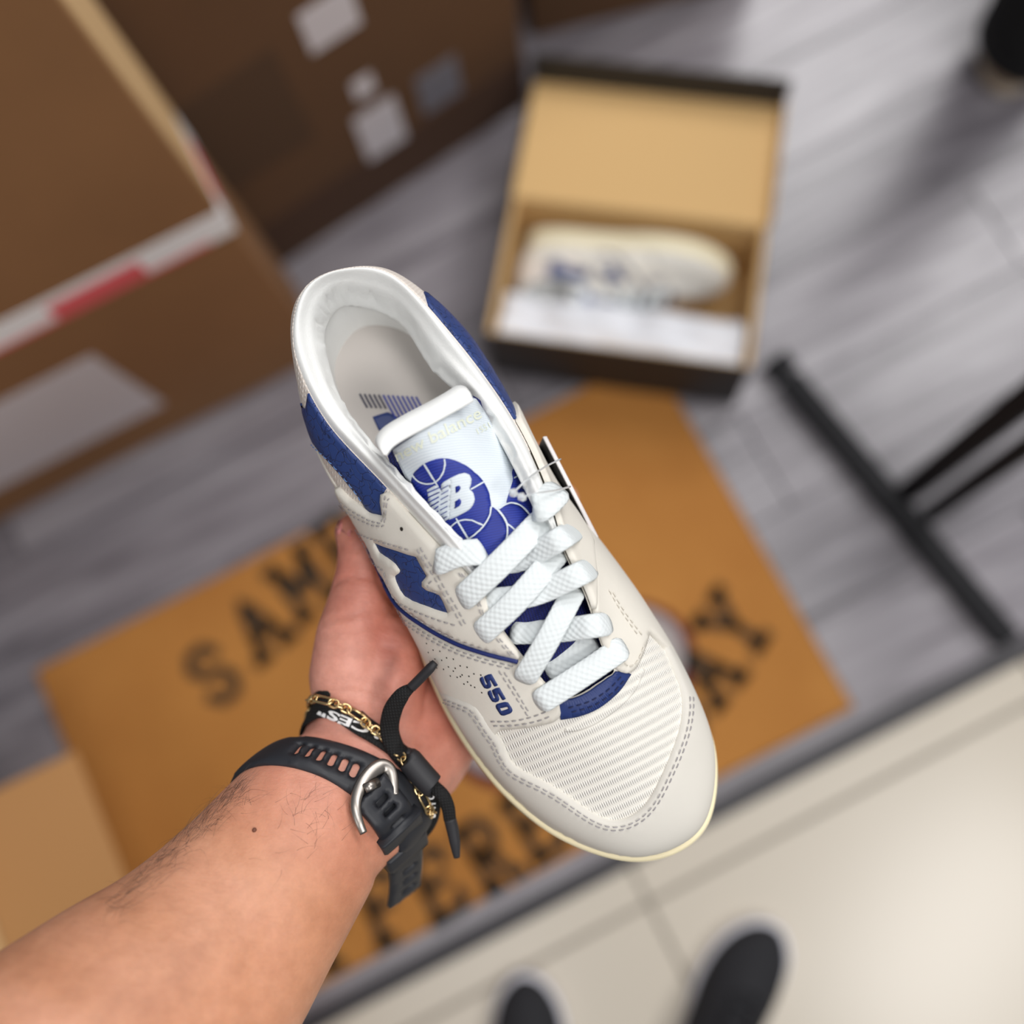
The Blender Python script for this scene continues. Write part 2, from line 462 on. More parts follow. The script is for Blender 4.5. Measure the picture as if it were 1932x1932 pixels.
def panel_from(vo, fo, frame, name, material, off, thick, parent, under=None):
    fr = [frame(*p) for p in vo]
    V = [p + n * off for p, n in fr]
    cnt = {}
    for f in fo:
        for k in range(len(f)):
            a, b = f[k], f[(k + 1) % len(f)]; key = (min(a, b), max(a, b)); cnt.setdefault(key, []).append((a, b))
    faces = list(fo); nb = {}
    bnd = [e[0] for e in cnt.values() if len(e) == 1]
    # soften the rim: the outermost vertices sit a little lower
    for a, b in bnd:
        for k in (a, b):
            if k not in nb:
                nb[k] = len(V); V.append(fr[k][0] + fr[k][1] * (off - thick))
                V[k] = V[k] - fr[k][1] * thick * 0.25
    for a, b in bnd: faces.append((b, a, nb[a], nb[b]))
    return mesh_obj(name, V, faces, material, parent)
def upframe(x, y):
    p, n = upper_frame(x / MU, y / MV); return p, n * NSIGN
def panel(name, uvpoly, material, off, thick=0.0014, holes=(), g=2.4, parent=None):
    poly = [(u * MU, v * MV) for u, v in uvpoly]
    hs = [[(u * MU, v * MV) for u, v in h] for h in holes]
    vo, fo = fill2d(poly, hs, g)
    return panel_from(vo, fo, upframe, name, material, off, thick, parent or sneaker)

# ------------------------------------------------------------------ shoe materials
CREAM = srgb(232, 227, 216)
m_leather = leather('cream_leather', CREAM, 0.55, 0.22)
m_toe = leather('pale_grey_nubuck', srgb(217, 213, 204), 0.65, 0.12, 0.03)
m_lining = leather('white_lining_leather', srgb(240, 241, 239), 0.55, 0.6, 0.03)
m_blue = crackle('navy_crackled_leather', srgb(38, 62, 122))
m_navy = leather('navy_leather', srgb(30, 52, 112), 0.5, 0.3)
m_mid = mat('cream_rubber', srgb(240, 228, 190), 0.55)
m_outs = mat('pale_rubber', srgb(226, 218, 196), 0.6)
m_mesh = weave('white_ribbed_mesh', srgb(252, 250, 244), srgb(232, 228, 219), 330, 82, 0.8, 0.9, 0.12)
m_heelmesh = weave('beige_heel_mesh', srgb(248, 241, 233), srgb(228, 217, 207), 210, 210, 0.8, 0.6, 0.785)
m_tongue = weave('royal_blue_mesh', srgb(34, 50, 150), srgb(10, 16, 74), 260, 420, 0.7, 0.7, 0.2)
m_label = weave('white_satin_weave', srgb(238, 243, 246), srgb(212, 222, 230), 520, 300, 0.45, 0.25, 0.35)
m_print = weave('royal_blue_satin_print', srgb(36, 66, 180), srgb(18, 34, 128), 520, 300, 0.5, 0.25, 0.35)
m_lace = mat('white_lace', srgb(226, 232, 233), 0.8)
m_insole = mat('grey_insole', srgb(196, 190, 185), 0.85)
m_thread = mat('grey_thread', srgb(158, 154, 156), 0.7)
m_threadw = mat('pale_thread', srgb(214, 208, 196), 0.7)
m_dark = mat('dark_hole', srgb(40, 34, 28), 0.9)
m_raw = mat('raw_leather_edge', srgb(214, 206, 178), 0.85)
def lace_mat():
    m = m_lace; v = coords(m, 'UV')
    sx = N(m, 'ShaderNodeSeparateXYZ'); L(m, v, sx.inputs[0])
    # braided knit: two diagonal waves crossing along the ribbon
    ku = math_n(m, 'MULTIPLY', sx.outputs[0], 2300.0); kv = math_n(m, 'MULTIPLY', sx.outputs[1], 6.2832 * 9)
    s1 = math_n(m, 'SINE', math_n(m, 'ADD', ku, kv)); s2 = math_n(m, 'SINE', math_n(m, 'SUBTRACT', ku, kv))
    nz = noise(m, coords(m), 700, 3)
    h = math_n(m, 'ADD', math_n(m, 'ADD', math_n(m, 'MULTIPLY', s1, .6), math_n(m, 'MULTIPLY', s2, .35)), math_n(m, 'MULTIPLY', nz, 1.6))
    bump(m, h, 0.35, 0.0004)
lace_mat()

# ------------------------------------------------------------------ shoe: sole, upper, lining
def ring_loft(name, rings, material, parent, close_last=False, close_first=False):
    n = len(rings[0]); V = [p for r in rings for p in r]; Fc = []
    for k in range(len(rings) - 1):
        for i in range(n):
            Fc.append((k * n + i, k * n + (i + 1) % n, (k + 1) * n + (i + 1) % n, (k + 1) * n + i))
    if close_first: Fc.append(tuple(range(n)))
    if close_last: Fc.append(tuple((len(rings) - 1) * n + i for i in range(n)))
    return fix_normals(mesh_obj(name, V, Fc, material, parent))
rs = closed_ring([(s, w_, 0) for s, w_ in SOLE])
cen = rs.mean(0)
def sole_ring(inset, h):
    out = []
    n = len(rs)
    for i in range(n):
        t = rs[(i + 2) % n] - rs[i - 2]; nn = np.array((t[1], -t[0], 0)); nn /= np.linalg.norm(nn)
        if nn.dot(rs[i] - cen) < 0: nn = -nn
        spring = max(0.0, (rs[i][1] - 0.085)) ** 2 * 1.2      # toe spring of the ground side
        out.append(rs[i] - nn * inset + np.array((0, 0, h + spring * (1 - h / .024))))
    return np.array(out)
ring_loft('outsole', [sole_ring(.012, 0), sole_ring(.002, 0), sole_ring(.0005, .002), sole_ring(.0004, .0065), sole_ring(.0018, .0072)], m_outs, sneaker, close_first=True)
ring_loft('midsole', [sole_ring(.0018, .0070), sole_ring(.0004, .0080), sole_ring(-.0002, .013), sole_ring(.0000, .0195), sole_ring(.0006, .0215), sole_ring(.0018, .0222), sole_ring(.0030, .0216), sole_ring(.012, .0205)], m_mid, sneaker)
upper = mesh_obj('upper', uv_verts, uv_faces, m_leather, sneaker); fix_normals(upper)

# collar lining: outer edge, ridge, inner edge, wall, insole line
cols = [17.9, 18, 19, 20, 21, 22, 23, 24, 25, 26, 27, 27.15]
INpx = {17: (1046, 1030, .078), 18: (1000, 926, .087), 19: (925, 790, .078), 20: (823, 688, .069), 21: (752, 592, .071), 22: (655, 556, .074), 23: (614, 585, .073), 24: (606, 645, .069), 25: (645, 765, .066), 26: (750, 898, .078), 27: (857, 1014, .084), 28: (905, 1085, .070)}
WALL = {17: (.0, .018), 18: (-.03, .024), 19: (-.066, .026), 20: (-.094, .0235), 21: (-.117, .016), 22: (-.127, 0), 23: (-.117, -.0185), 24: (-.094, -.0255), 25: (-.066, -.028), 26: (-.035, -.028), 27: (-.01, -.026), 28: (.01, -.018)}
ks = list(range(17, 29))
outer = catmull([unp(*RDpx[k % NC]) for k in ks], 12)
inner = catmull([unp(*INpx[k]) for k in ks], 12)
wall = catmull([W(*WALL[k], .040) for k in ks], 12)
lv, lf = [], []
nl = len(outer); prof = 13
for i in range(nl):
    o_, n_, w_ = outer[i], inner[i], wall[i]
    wid = np.linalg.norm((n_ - o_)[:2])
    mid = (o_ + n_) / 2 + np.array((0, 0, .0035 + 0.12 * wid))
    q1 = o_ + (mid - o_) * 0.45 + np.array((0, 0, .0025))
    q2 = n_ + (mid - n_) * 0.45 + np.array((0, 0, .0028))
    wob = 0.0011 * math.sin(i * 0.9) * math.sin(i * 0.37 + 1) + 0.0008 * math.sin(i * 2.3)
    q3 = n_ + np.array((0, 0, -.004)) + (n_ - o_) / (wid + 1e-6) * 0.0015
    q4 = (n_ + w_) / 2 + (n_ - o_) / (wid + 1e-6) * -0.002
    prof_pts = catmull([o_ + np.array((0, 0, -.002)), o_, q1, mid, q2, n_ + (n_ - o_) / (wid + 1e-6) * wob, q3, q4, w_], 4)
    prof = len(prof_pts); lv += list(prof_pts)
for i in range(nl - 1):
    for j in range(prof - 1): lf.append((i * prof + j, (i + 1) * prof + j, (i + 1) * prof + j + 1, i * prof + j + 1))
lining = mesh_obj('collar_lining', lv, lf, m_lining, sneaker); fix_normals(lining)
# insole
ins = [W(-.03, .025, .040)] ; 
ring_i = np.vstack([wall, catmull([W(.01, -.018, .04), W(.03, -.03, .036), W(.06, -.026, .034), W(.075, 0, .034), W(.06, .022, .034), W(.03, .026, .036), W(.0, .018, .04)], 10)[1:-1]])
iv = [p + np.array((0, 0, 0.0)) for p in ring_i]; n0 = len(iv)
cpt = ring_i.mean(0)
rings_i = []
for f in (1.0, .9, .7, .4, .15):
    rings_i.append(np.array([cpt + (p - cpt) * f + np.array((0, 0, -.004 * (1 - f ** 4))) for p in ring_i]))
ring_loft('insole', rings_i, m_insole, sneaker, close_last=True)

# tongue: rows from the folded top edge down to the throat
TR = [((712, 846), (874, 728), .080, .086), ((716, 832), (868, 734), .090, .094), ((724, 838), (880, 742), .0925, .0975), ((738, 862), (905, 762), .080, .095), ((772, 925), (960, 842), .070, .089), ((812, 985), (1004, 920), .066, .085), ((858, 1050), (1046, 1000), .069, .082), ((900, 1120), (1085, 1090), .067, .0775), ((945, 1200), (1122, 1165), .064, .0715), ((1000, 1275), (1152, 1235), .060, .0645), ((1055, 1325), (1172, 1272), .056, .058)]
NT = 24
trow = []
for ri, (l, r, he, hm) in enumerate(TR):
    row = []; ex_ = (1.0, 1.0, 1.0, 1.06, 1.16)[ri] if ri < 5 else 1.24
    for k in range(NT + 1):
        t = (k / NT - .5) * ex_ + .5
        row.append(unp(l[0] + (r[0] - l[0]) * t, l[1] + (r[1] - l[1]) * t, hm + (he - hm) * abs(2 * t - 1) ** 2.5))
    trow.append(row)
TG = np.array([catmull([trow[r][k] for r in range(len(TR))], 8) for k in range(NT + 1)])    # [across, along]
tv = TG.reshape(-1, 3); TL = TG.shape[1]
tf = [(i * TL + j, (i + 1) * TL + j, (i + 1) * TL + j + 1, i * TL + j + 1) for i in range(NT) for j in range(TL - 1)]
tongue = mesh_obj('tongue', tv, tf, m_tongue, sneaker)
fix_normals(tongue)
TG_BVH = BVHTree.FromPolygons([Vector(v) for v in tv], tf)
# ------------------------------------------------------------------ shoe: panels laid on the upper
def zf(ox, oy, sc): return lambda pts: [(ox + x / sc, oy + y / sc) for x, y in pts]
q1 = zf(880, 1240, 12.075); q2 = zf(740, 820, 6.44); q3 = zf(660, 720, 6.44); q4 = zf(640, 920, 6.036); q5 = zf(980, 780, 4.39); q6 = zf(560, 720, 6.44); qz3 = zf(750, 980, 3.864); qz4 = zf(800, 1200, 3.22)

# ribbed vamp mesh under the toe cap
panel('vamp_mesh', [(7.2, 1.0)] + [(u, 0.7) for u in np.linspace(7.6, 14.6, 30)] + [(14.9, 1.2), (14.6, 2.3), (14.0, 2.97)] + [(u, 2.97) for u in np.linspace(13.8, 8.4, 24)] + [(8.0, 2.6), (7.4, 2.0)], m_mesh, 0.0006, 0.0008)
# toe cap (mudguard)
TOE_IN = qz4([(40, 290), (130, 330), (230, 370), (320, 410), (370, 470), (420, 550), (470, 620), (510, 710), (560, 780), (640, 830), (740, 880), (840, 940), (940, 1010), (1030, 1070), (1110, 1105), (1180, 1110), (1250, 1090), (1320, 1040), (1380, 960), (1440, 840), (1500, 700), (1545, 560), (1560, 430), (1545, 320), (1500, 200), (1440, 60), (1400, -40)])
tin = uvpx(TOE_IN)
u_l, u_r = tin[0][0], tin[-1][0]
panel('toe_cap', tin + [(u_r + .6, tin[-1][1] - .15), (u_r + 1.4, .75), (u_r + 1.4, 0.0)] + [(u, 0.0) for u in np.linspace(u_r + 1.2, u_l - .3, 60)] + [(u_l - .3, max(tin[0][1] - .05, .05))], m_toe, 0.0026, 0.0026)
# heel mesh and the lower heel piece
panel('heel_mesh', [(u, .55) for u in np.linspace(-3.6, 4.6, 50)] + [(4.9, 1.6)] + [(u, 2.99) for u in np.linspace(4.4, -3.6, 50)], m_heelmesh, 0.0005, 0.0008)
foxl = uvpx(q6([(190, 760), (300, 1000), (420, 1160), (480, 1200), (560, 1290), (680, 1410), (800, 1490)]))
panel('heel_counter', [(-4.2, 0), *[(u, 0) for u in np.linspace(-4, 5.2, 40)], (5.2, .8)] + [(4.2, 1.25), (3.2, 1.35), (2.0, 1.30)] + [(u, 1.25) for u in np.linspace(1.4, -2.5, 20)] + [(-4.2, 1.2)], m_leather, 0.0012, 0.0014)

# forefoot side panel with the number, then the eyestay quarter with the blue window
PIPE = q4([(290, 590), (350, 690), (450, 860), (560, 1050), (650, 1220), (720, 1320), (830, 1420), (960, 1510), (1100, 1600), (1260, 1690), (1450, 1780), (1690, 1860)]) + [(950, 1236), (980, 1243)]
def offs(pts, d):
    P = catmull(pts, 6); out = []
    for i in range(len(P)):
        t = P[min(i + 1, len(P) - 1)] - P[max(i - 1, 0)]; t /= np.linalg.norm(t)
        out.append((P[i][0] - t[1] * d, P[i][1] + t[0] * d))
    return out
def plain(pts, step=5.0, ref=None): return uvpx(pts, step, False, ref)
lowp = offs(PIPE, 3.5)
fp = plain(lowp[10:])
fp += [(u, 2.985) for u in np.linspace(7.42, 8.3, 8)]
fp += uvpx([(1058, 1342), (1055, 1351), (1040, 1361), (1000, 1369), (945, 1375)], 5, True, 8.3)
fp += [(fp[-1][0] - .1, fp[-1][1] - .5)]
ue = fp[0][0]
fp += [(8.0, 0.9), (7.4, 0.35), (7.0, 0.0)] + [(u, 0.0) for u in np.linspace(6.8, ue - .2, 20)] + [(ue - .2, fp[0][1] * .7)]
side_l = panel('side_panel', fp, m_leather, 0.0020, 0.0020)
NHOLE = q4([(450, 600), (560, 650), (700, 700), (820, 745), (920, 770), (960, 850), (1000, 920), (1040, 985), (985, 1050), (985, 1100), (1040, 1145), (1120, 1170), (1180, 1200), (1220, 1270), (1250, 1340), (1280, 1410), (1150, 1370), (1000, 1310), (880, 1265), (790, 1210), (740, 1140), (700, 1050), (680, 985), (730, 950), (740, 920), (690, 850), (600, 780), (510, 720), (470, 640)])
nh = plain(NHOLE + NHOLE[:1], 3.0)[:-1]
upp = offs(PIPE, -3.0)
qt = plain([(725, 930), (724, 944), (729, 972), (715, 969), (703, 966), (684, 952), (666, 940), (647, 921), (640, 916)])
qt += plain([(652, 952), (672, 990), (688, 1018)], 5, qt[-1][0])
qt += plain(upp[4:], 5, qt[-1][0])
qt += [(u, 2.985) for u in np.linspace(7.34, 4.08, 34)]
qt = [(u, min(v, 2.985)) for u, v in qt]
quarter = panel('eyestay_quarter', qt, m_leather, 0.0034, 0.0030, [nh])
nb_ = plain(offs(NHOLE + NHOLE[:1], 4.0), 4)
panel('letter_panel', plain([(x, y) for x, y in offs(NHOLE + NHOLE[:1], -5.0)], 4.0), m_blue, 0.0022, 0.0010)
# blue piping
def on_upper(pts, off, step=4.0):
    out, nn = [], []
    for u, v in plain(resample(catmull(pts, 6), step), step):
        p, n = upper_frame(u, v); out.append(p + n * NSIGN * off); nn.append(n * NSIGN)
    return np.array(out), np.array(nn)
pp, pn = on_upper(PIPE[1:], 0.0026)
tube('blue_piping', pp, 0.0010, mat('navy_piping', srgb(24, 40, 104), .5), sneaker, 8, ups=pn)

# blue collar panels
bl = [(u, 2.985) for u in np.linspace(2.62, 4.03, 16)]
bl += plain(q6([(1060, 1360), (1092, 1622), (920, 1580), (860, 1530), (780, 1400), (680, 1280), (560, 1130), (400, 950), (290, 830), (200, 700), (120, 550), (50, 380), (22, 272), (130, 332), (150, 200)]), 5, bl[-1][0])
bl = [(u, min(v, 2.99)) for u, v in bl]
blue_l = panel('collar_panel', bl, m_blue, 0.0016, 0.0012)
br = [(u, 2.985) for u in np.linspace(20.45, 18.9, 16)]
ua, ub = br[0][0], br[-1][0]
blue_r = panel('collar_panel', br + [(ub - .12, 2.7), (ub - .25, 2.3), (ub - .1, 1.9)] + [(u, 1.6) for u in np.linspace(ub + .3, ua - .3, 14)] + [(ua + .05, 2.3)], m_blue, 0.0016, 0.0012)

# right side: eyestay quarter, piping gap and forefoot panel
rq = [(u, 2.985) for u in np.linspace(18.86, 15.68, 32)]
u0, u1 = rq[0][0], rq[-1][0]
quarter_r = panel('eyestay_quarter', rq + [(u1 + .15, 2.45), (u1 + .4, 1.9), (u1 + 1.3, 1.25)] + [(u, 1.2) for u in np.linspace(u1 + 2, u0 - .6, 14)] + [(u0 - .1, 1.9)], m_leather, 0.0034, 0.0026)
rf = [(16.3, 1.9), (15.9, 2.5)] + [(u, 2.985) for u in np.linspace(15.6, 14.0, 14)] + uvpx([(1166, 1266), (1180, 1269), (1196, 1258), (1210, 1228), (1220, 1195)], 4, True, 14.0)
ur = rf[-1][0]; us = rf[0][0]
side_r = panel('side_panel', rf + [(ur - .15, max(rf[-1][1] - .3, .3)), (ur, 0.05)] + [(u, 0.03) for u in np.linspace(ur + .3, us + .5, 20)] + [(us + .4, 1.0), (us + .2, 1.5)], m_leather, 0.0026, 0.0022)
# blue leather at the foot of the throat
tp = uvpx([(1058, 1356), (1095, 1349), (1130, 1334), (1165, 1305), (1188, 1272)], 4)
u0, u1 = tp[0][0], tp[-1][0]
panel('throat_patch', tp + [(u1 + .3, 2.97)] + [(u, 2.99) for u in np.linspace(u1, u0, 24)] + [(u0 - .3, 2.97)], m_navy, 0.0014, 0.0010, g=1.6)
# raised cord of the mesh around it
pp, pn = on_upper([(1066, 1376), (1090, 1374), (1125, 1360), (1165, 1332), (1195, 1300), (1212, 1262)], -0.0002)
tube('vamp_ridge', pp, 0.0013, m_mesh, sneaker, 8, ups=pn)

# the number on the side
for poly, holes in (([(615, 330), (760, 585), (688, 618), (600, 470), (575, 455), (620, 590), (600, 640), (530, 662), (460, 640), (410, 560), (365, 470), (360, 425), (385, 400), (428, 390), (464, 482), (462, 500), (498, 582), (532, 564), (488, 486), (482, 476), (452, 382), (540, 340)], []),
                    ([(793, 638), (938, 893), (866, 926), (778, 778), (753, 763), (798, 898), (778, 948), (708, 970), (638, 948), (588, 868), (543, 778), (538, 733), (563, 708), (606, 698), (642, 790), (640, 808), (676, 890), (710, 872), (666, 794), (660, 784), (630, 690), (718, 648)], []),
                    ([(720, 1040), (740, 1010), (820, 985), (920, 962), (985, 975), (1030, 1040), (1080, 1120), (1085, 1170), (1060, 1210), (960, 1250), (890, 1272), (830, 1255), (780, 1180), (725, 1090)], [[(810, 1105), (975, 1068), (1000, 1115), (845, 1170)]])):
    pl_ = plain(q1(poly + poly[:1]), 3)[:-1]
    o = panel('digit', pl_, m_navy, 0.0024, 0.0006, [plain(q1(h + h[:1]), 3)[:-1] for h in holes], 1.2, side_l)

# stitching: short raised dashes
def stitch_mesh(lines, material, parent, off, dash=0.0021, gap=0.0013, wd=0.00026, name='stitching'):
    V, Fc = [], []
    for pts, smooth in lines:
        uvs = plain(resample(catmull(pts, 6) if smooth else pts, 3.0), 3.0)
        P, Nn = [], []
        for u, v in uvs:
            p, n = upper_frame(u, v); P.append(p + n * NSIGN * off); Nn.append(n * NSIGN)
        P = np.array(P); Nn = np.array(Nn)
        d = np.r_[0, np.cumsum(np.linalg.norm(np.diff(P, axis=0), axis=1))]
        t = 0.0
        while t + dash < d[-1]:
            a = np.array([np.interp(t, d, P[:, k]) for k in range(3)]); b = np.array([np.interp(t + dash, d, P[:, k]) for k in range(3)])
            n = np.array([np.interp(t, d, Nn[:, k]) for k in range(3)]); T = unit(b - a); S = np.cross(T, n)
            k0 = len(V); h = n * 0.0003
            for q in (a, a * .75 + b * .25 + h, a * .25 + b * .75 + h, b):
                V += [q + S * wd, q + h * 1.2, q - S * wd]
            for r in range(3):
                for c in range(2): Fc.append((k0 + r * 3 + c, k0 + r * 3 + c + 1, k0 + r * 3 + c + 4, k0 + r * 3 + c + 3))
            t += dash + gap
    o = mesh_obj(name, V, Fc, material, parent); o['kind'] = 'stuff'; return o
stitch_mesh([(offs(TOE_IN, 8)[8:-20], False), (offs(TOE_IN, 14)[8:-20], False)], m_thread, sneaker, 0.0027)
stitch_mesh([(offs(PIPE, 11)[26:], False), (offs(PIPE, 17)[28:], False), ([(945, 1261), (972, 1304), (999, 1347)], True), ([(955, 1264), (980, 1305), (1005, 1347)], True), ([(931, 1356), (960, 1356), (984, 1353), (1010, 1346), (1036, 1336)], True), ([(936, 1364), (962, 1364), (990, 1361), (1020, 1354), (1046, 1343)], True)], m_thread, sneaker, 0.0022)
EYE_L = [(838, 1032), (862, 1048), (892, 1078), (918, 1124), (931, 1157), (954, 1192), (984, 1228)]
eo = q4([(955, 680), (1040, 830), (1130, 970), (1245, 1180), (1335, 1325), (1470, 1570)])
stitch_mesh([(eo, True), (offs(eo, -7), False), (offs(PIPE, -9)[26:-8], False), (q4([(240, 440), (400, 530), (560, 590), (760, 660), (900, 700)]), True), (q4([(230, 480), (330, 660), (480, 830), (590, 920), (640, 1080), (720, 1240), (850, 1320), (1000, 1390), (1200, 1470), (1400, 1540)]), True), (q4([(1110, 1030), (1060, 1080), (1120, 1140), (1190, 1170)]), True),
             ([(738, 930), (735, 955), (731, 984), (712, 978), (690, 965), (668, 951), (650, 936)], False), ([(743, 932), (740, 958), (736, 990), (715, 986), (690, 973), (668, 959), (650, 944)], False), (offs(EYE_L, 7)[10:], False), (offs(EYE_L, 12)[10:], False)], m_thread, sneaker, 0.0036)
stitch_mesh([(q6([(220, 740), (420, 930), (560, 1090), (700, 1260), (800, 1400), (860, 1490)]), True)], mat('blue_thread', srgb(96, 132, 190), .7), sneaker, 0.0018)
stitch_mesh([([(1139, 1117), (1160, 1152), (1196, 1203)], True), ([(1147, 1122), (1168, 1156), (1204, 1204)], True), ([(1148, 1215), (1166, 1248), (1182, 1256), (1196, 1244), (1208, 1212)], True)], m_threadw, sneaker, 0.0028)
stitch_mesh([([(1078, 1340), (1115, 1330), (1150, 1308), (1175, 1280)], True), ([(1072, 1332), (1110, 1321), (1144, 1300), (1168, 1274)], True)], mat('dark_blue_thread', srgb(14, 24, 66), .7), sneaker, 0.0016)
# vent holes and eyelet pin holes
def disc_on(px, py, rad, off, material, name, parent=None, up=None):
    u, v = px2uv(px, py); p, n = upper_frame(u, v); n = n * NSIGN
    a = unit(np.cross(n, (0, 0, 1.0))); b = np.cross(n, a)
    V = [p + n * off] + [p + n * off + (a * math.cos(t) + b * math.sin(t)) * rad for t in np.linspace(0, 2 * math.pi, 9)[:-1]]
    return V, [(0, 1 + k, 1 + (k + 1) % 8) for k in range(8)]
pv, pf = [], []
for a in range(9):
    for b in range(3):
        x = 800 + a * 12.5 + b * 3.5; y_ = 1204 + a * 7.4 + b * 17 + (5 if a % 2 else 0)
        if a > 6 and b > 0: continue
        V, Fc = disc_on(x + 12, y_ + 6, .00038, .0022, None, ''); k0 = len(pv); pv += V; pf += [tuple(q + k0 for q in f) for f in Fc]
for a in range(5):
    V, Fc = disc_on(862 + a * 13, 1322 + a * 6 - 60 + a * 4, .00038, .0022, None, ''); k0 = len(pv); pv += V; pf += [tuple(q + k0 for q in f) for f in Fc]
vh = mesh_obj('vent_holes', pv, pf, m_dark, side_l, False); vh['kind'] = 'stuff'
for (x, y_, par) in ((769, 995, quarter), (1012, 833, quarter_r)):
    V, Fc = disc_on(x, y_, .0009, .0037, None, ''); mesh_obj('eyelet_hole', V, Fc, m_dark, par, False)

# ------------------------------------------------------------------ tongue top, label and its woven print
def tframe_px(bvh):
    def fr(x, y):
        d = pray(x, y); h = bvh.ray_cast(Vector(CAML), Vector(d).normalized())
        if h[0] is None:
            h = bvh.find_nearest(Vector(unp(x, y, .085)))
        n = np.array(h[1]); n = n if n.dot(d) < 0 else -n
        return np.array(h[0]), n
    return fr
TFR = tframe_px(TG_BVH)
def panel_px(name, pts, frame, material, off, thick, parent, g=9.0, smooth=True, holes=()):
    P = catmull(pts, 6, True) if smooth else np.array(pts, float)
    poly = [tuple(p) for p in resample(P, g * 0.6, True)]
    vo, fo = fill2d(poly, [[tuple(p) for p in h] for h in holes], g)
    return panel_from(vo, fo, frame, name, material, off, thick, parent)
def strip_px(name, pts, frame, material, off, wpx, parent):
    P = resample(catmull(pts, 6), 4.0); V, Fc = [], []
    for i in range(len(P)):
        t = P[min(i + 1, len(P) - 1)] - P[max(i - 1, 0)]; t = t / (np.linalg.norm(t) + 1e-9); nn = np.array((-t[1], t[0]))
        for s in (-1, 1):
            p, n = frame(*(P[i] + nn * s * wpx / 2)); V.append(p + n * off)
    for i in range(len(P) - 1): Fc.append((2 * i, 2 * i + 1, 2 * i + 3, 2 * i + 2))
    return mesh_obj(name, V, Fc, material, parent)
SE = [((430, 890), (400, 885)), ((445, 850), (318, 770)), ((520, 765), (318, 670)), ((640, 690), (420, 545)), ((800, 600), (640, 410)), ((960, 515), (820, 315)), ((1120, 425), (985, 228)), ((1280, 335), (1150, 135)), ((1400, 268), (1295, 50)), ((1470, 225), (1395, 55)), ((1500, 205), (1450, 110))]
S_ = catmull(q3([a for a, b in SE]), 6); E_ = catmull(q3([b for a, b in SE]), 6)
tv2, tf2 = [], []
PR = [(-.10, .0960), (0.0, .0980), (.15, .0992), (.5, .0998), (.8, .0990), (.95, .0965), (1.0, .0930), (.97, .088), (.85, .084)]
for a, b in zip(S_, E_):
    for k, h in PR: tv2.append(unp(*(a + (b - a) * k), h))
for i in range(len(S_) - 1):
    for j in range(len(PR) - 1): tf2.append((i * len(PR) + j, (i + 1) * len(PR) + j, (i + 1) * len(PR) + j + 1, i * len(PR) + j + 1))
fix_normals(mesh_obj('tongue_top', tv2, tf2, m_lining, tongue))
label_o = panel_px('label', [(741, 846), (893, 750), (905, 768), (925, 800), (955, 850), (985, 900), (1020, 960), (1034, 992), (950, 1062), (880, 1052), (848, 1012), (800, 952), (768, 900), (754, 870)], TFR, m_label, 0.0012, 0.0010, tongue, 8, False)
def tube_px(name, pts, frame, off, rad, material, parent):
    P = resample(catmull(pts, 6), 5.0); fr = [frame(*p) for p in P]
    return tube(name, [p + n * off for p, n in fr], rad, material, parent, 8, ups=[n for p, n in fr])
tube('seam_piping', [unp(*p, .0985) for p in catmull(q3([(425, 890), (450, 850), (520, 768), (700, 655), (960, 517), (1200, 382), (1400, 270), (1490, 215)]), 6)], 0.0010, m_lining, tongue)
B1 = q2([(255, 570), (275, 470), (330, 400), (420, 330), (560, 285), (680, 290), (800, 330), (920, 400), (1020, 490), (1090, 570), (1150, 680), (1185, 800), (1190, 900), (1160, 1030), (1100, 1130), (1010, 1210), (900, 1270), (800, 1300), (640, 1130), (480, 930), (330, 790), (270, 680)])
B2 = q2([(1195, 880), (1270, 930), (1340, 1010), (1380, 1100), (1390, 1200), (1360, 1300), (1290, 1440), (1120, 1520), (950, 1430), (800, 1310), (900, 1275), (1000, 1220), (1110, 1110), (1180, 980)])
B3 = q2([(1280, 910), (1360, 860), (1440, 845), (1540, 890), (1620, 980), (1700, 1060), (1540, 1250), (1390, 1320), (1390, 1110), (1340, 1010)])
B4 = q2([(1370, 840), (1390, 740), (1420, 640), (1440, 560), (1430, 480), (1450, 410), (1490, 385), (1560, 480), (1640, 610), (1675, 740), (1690, 900), (1690, 1020), (1600, 930), (1500, 860), (1430, 845)])
B5 = q2([(1400, 195), (1370, 230), (1380, 280), (1420, 330), (1460, 335), (1450, 260)])
for b in (B1, B2, B3, B4, B5):
    panel_px('ball_print', b, TFR, m_print, 0.0015, 0.0003, label_o, 7, True)
for ln in ([(400, 330), (470, 440), (550, 570), (620, 690)], [(275, 465), (330, 530), (410, 570), (500, 575), (570, 540), (620, 460), (640, 370), (630, 290)], [(950, 665), (1030, 620), (1100, 580)], [(800, 1000), (870, 1120), (945, 1250)], [(730, 1200), (740, 1120), (790, 1060), (870, 1025), (960, 1030), (1050, 1070), (1110, 1105)], [(1190, 880), (1180, 980), (1110, 1110), (1000, 1220), (900, 1275), (800, 1295)], [(1270, 920), (1340, 1010), (1385, 1110), (1385, 1240), (1350, 1330)], [(1280, 910), (1360, 860), (1440, 848), (1540, 890), (1610, 960), (1660, 1030)], [(1380, 1090), (1440, 1135), (1500, 1190)], [(1440, 550), (1500, 520), (1570, 540)], [(1540, 665), (1600, 700), (1660, 760)]):
    strip_px('print_line', q2(ln), TFR, m_label, 0.0018, 2.8, label_o)
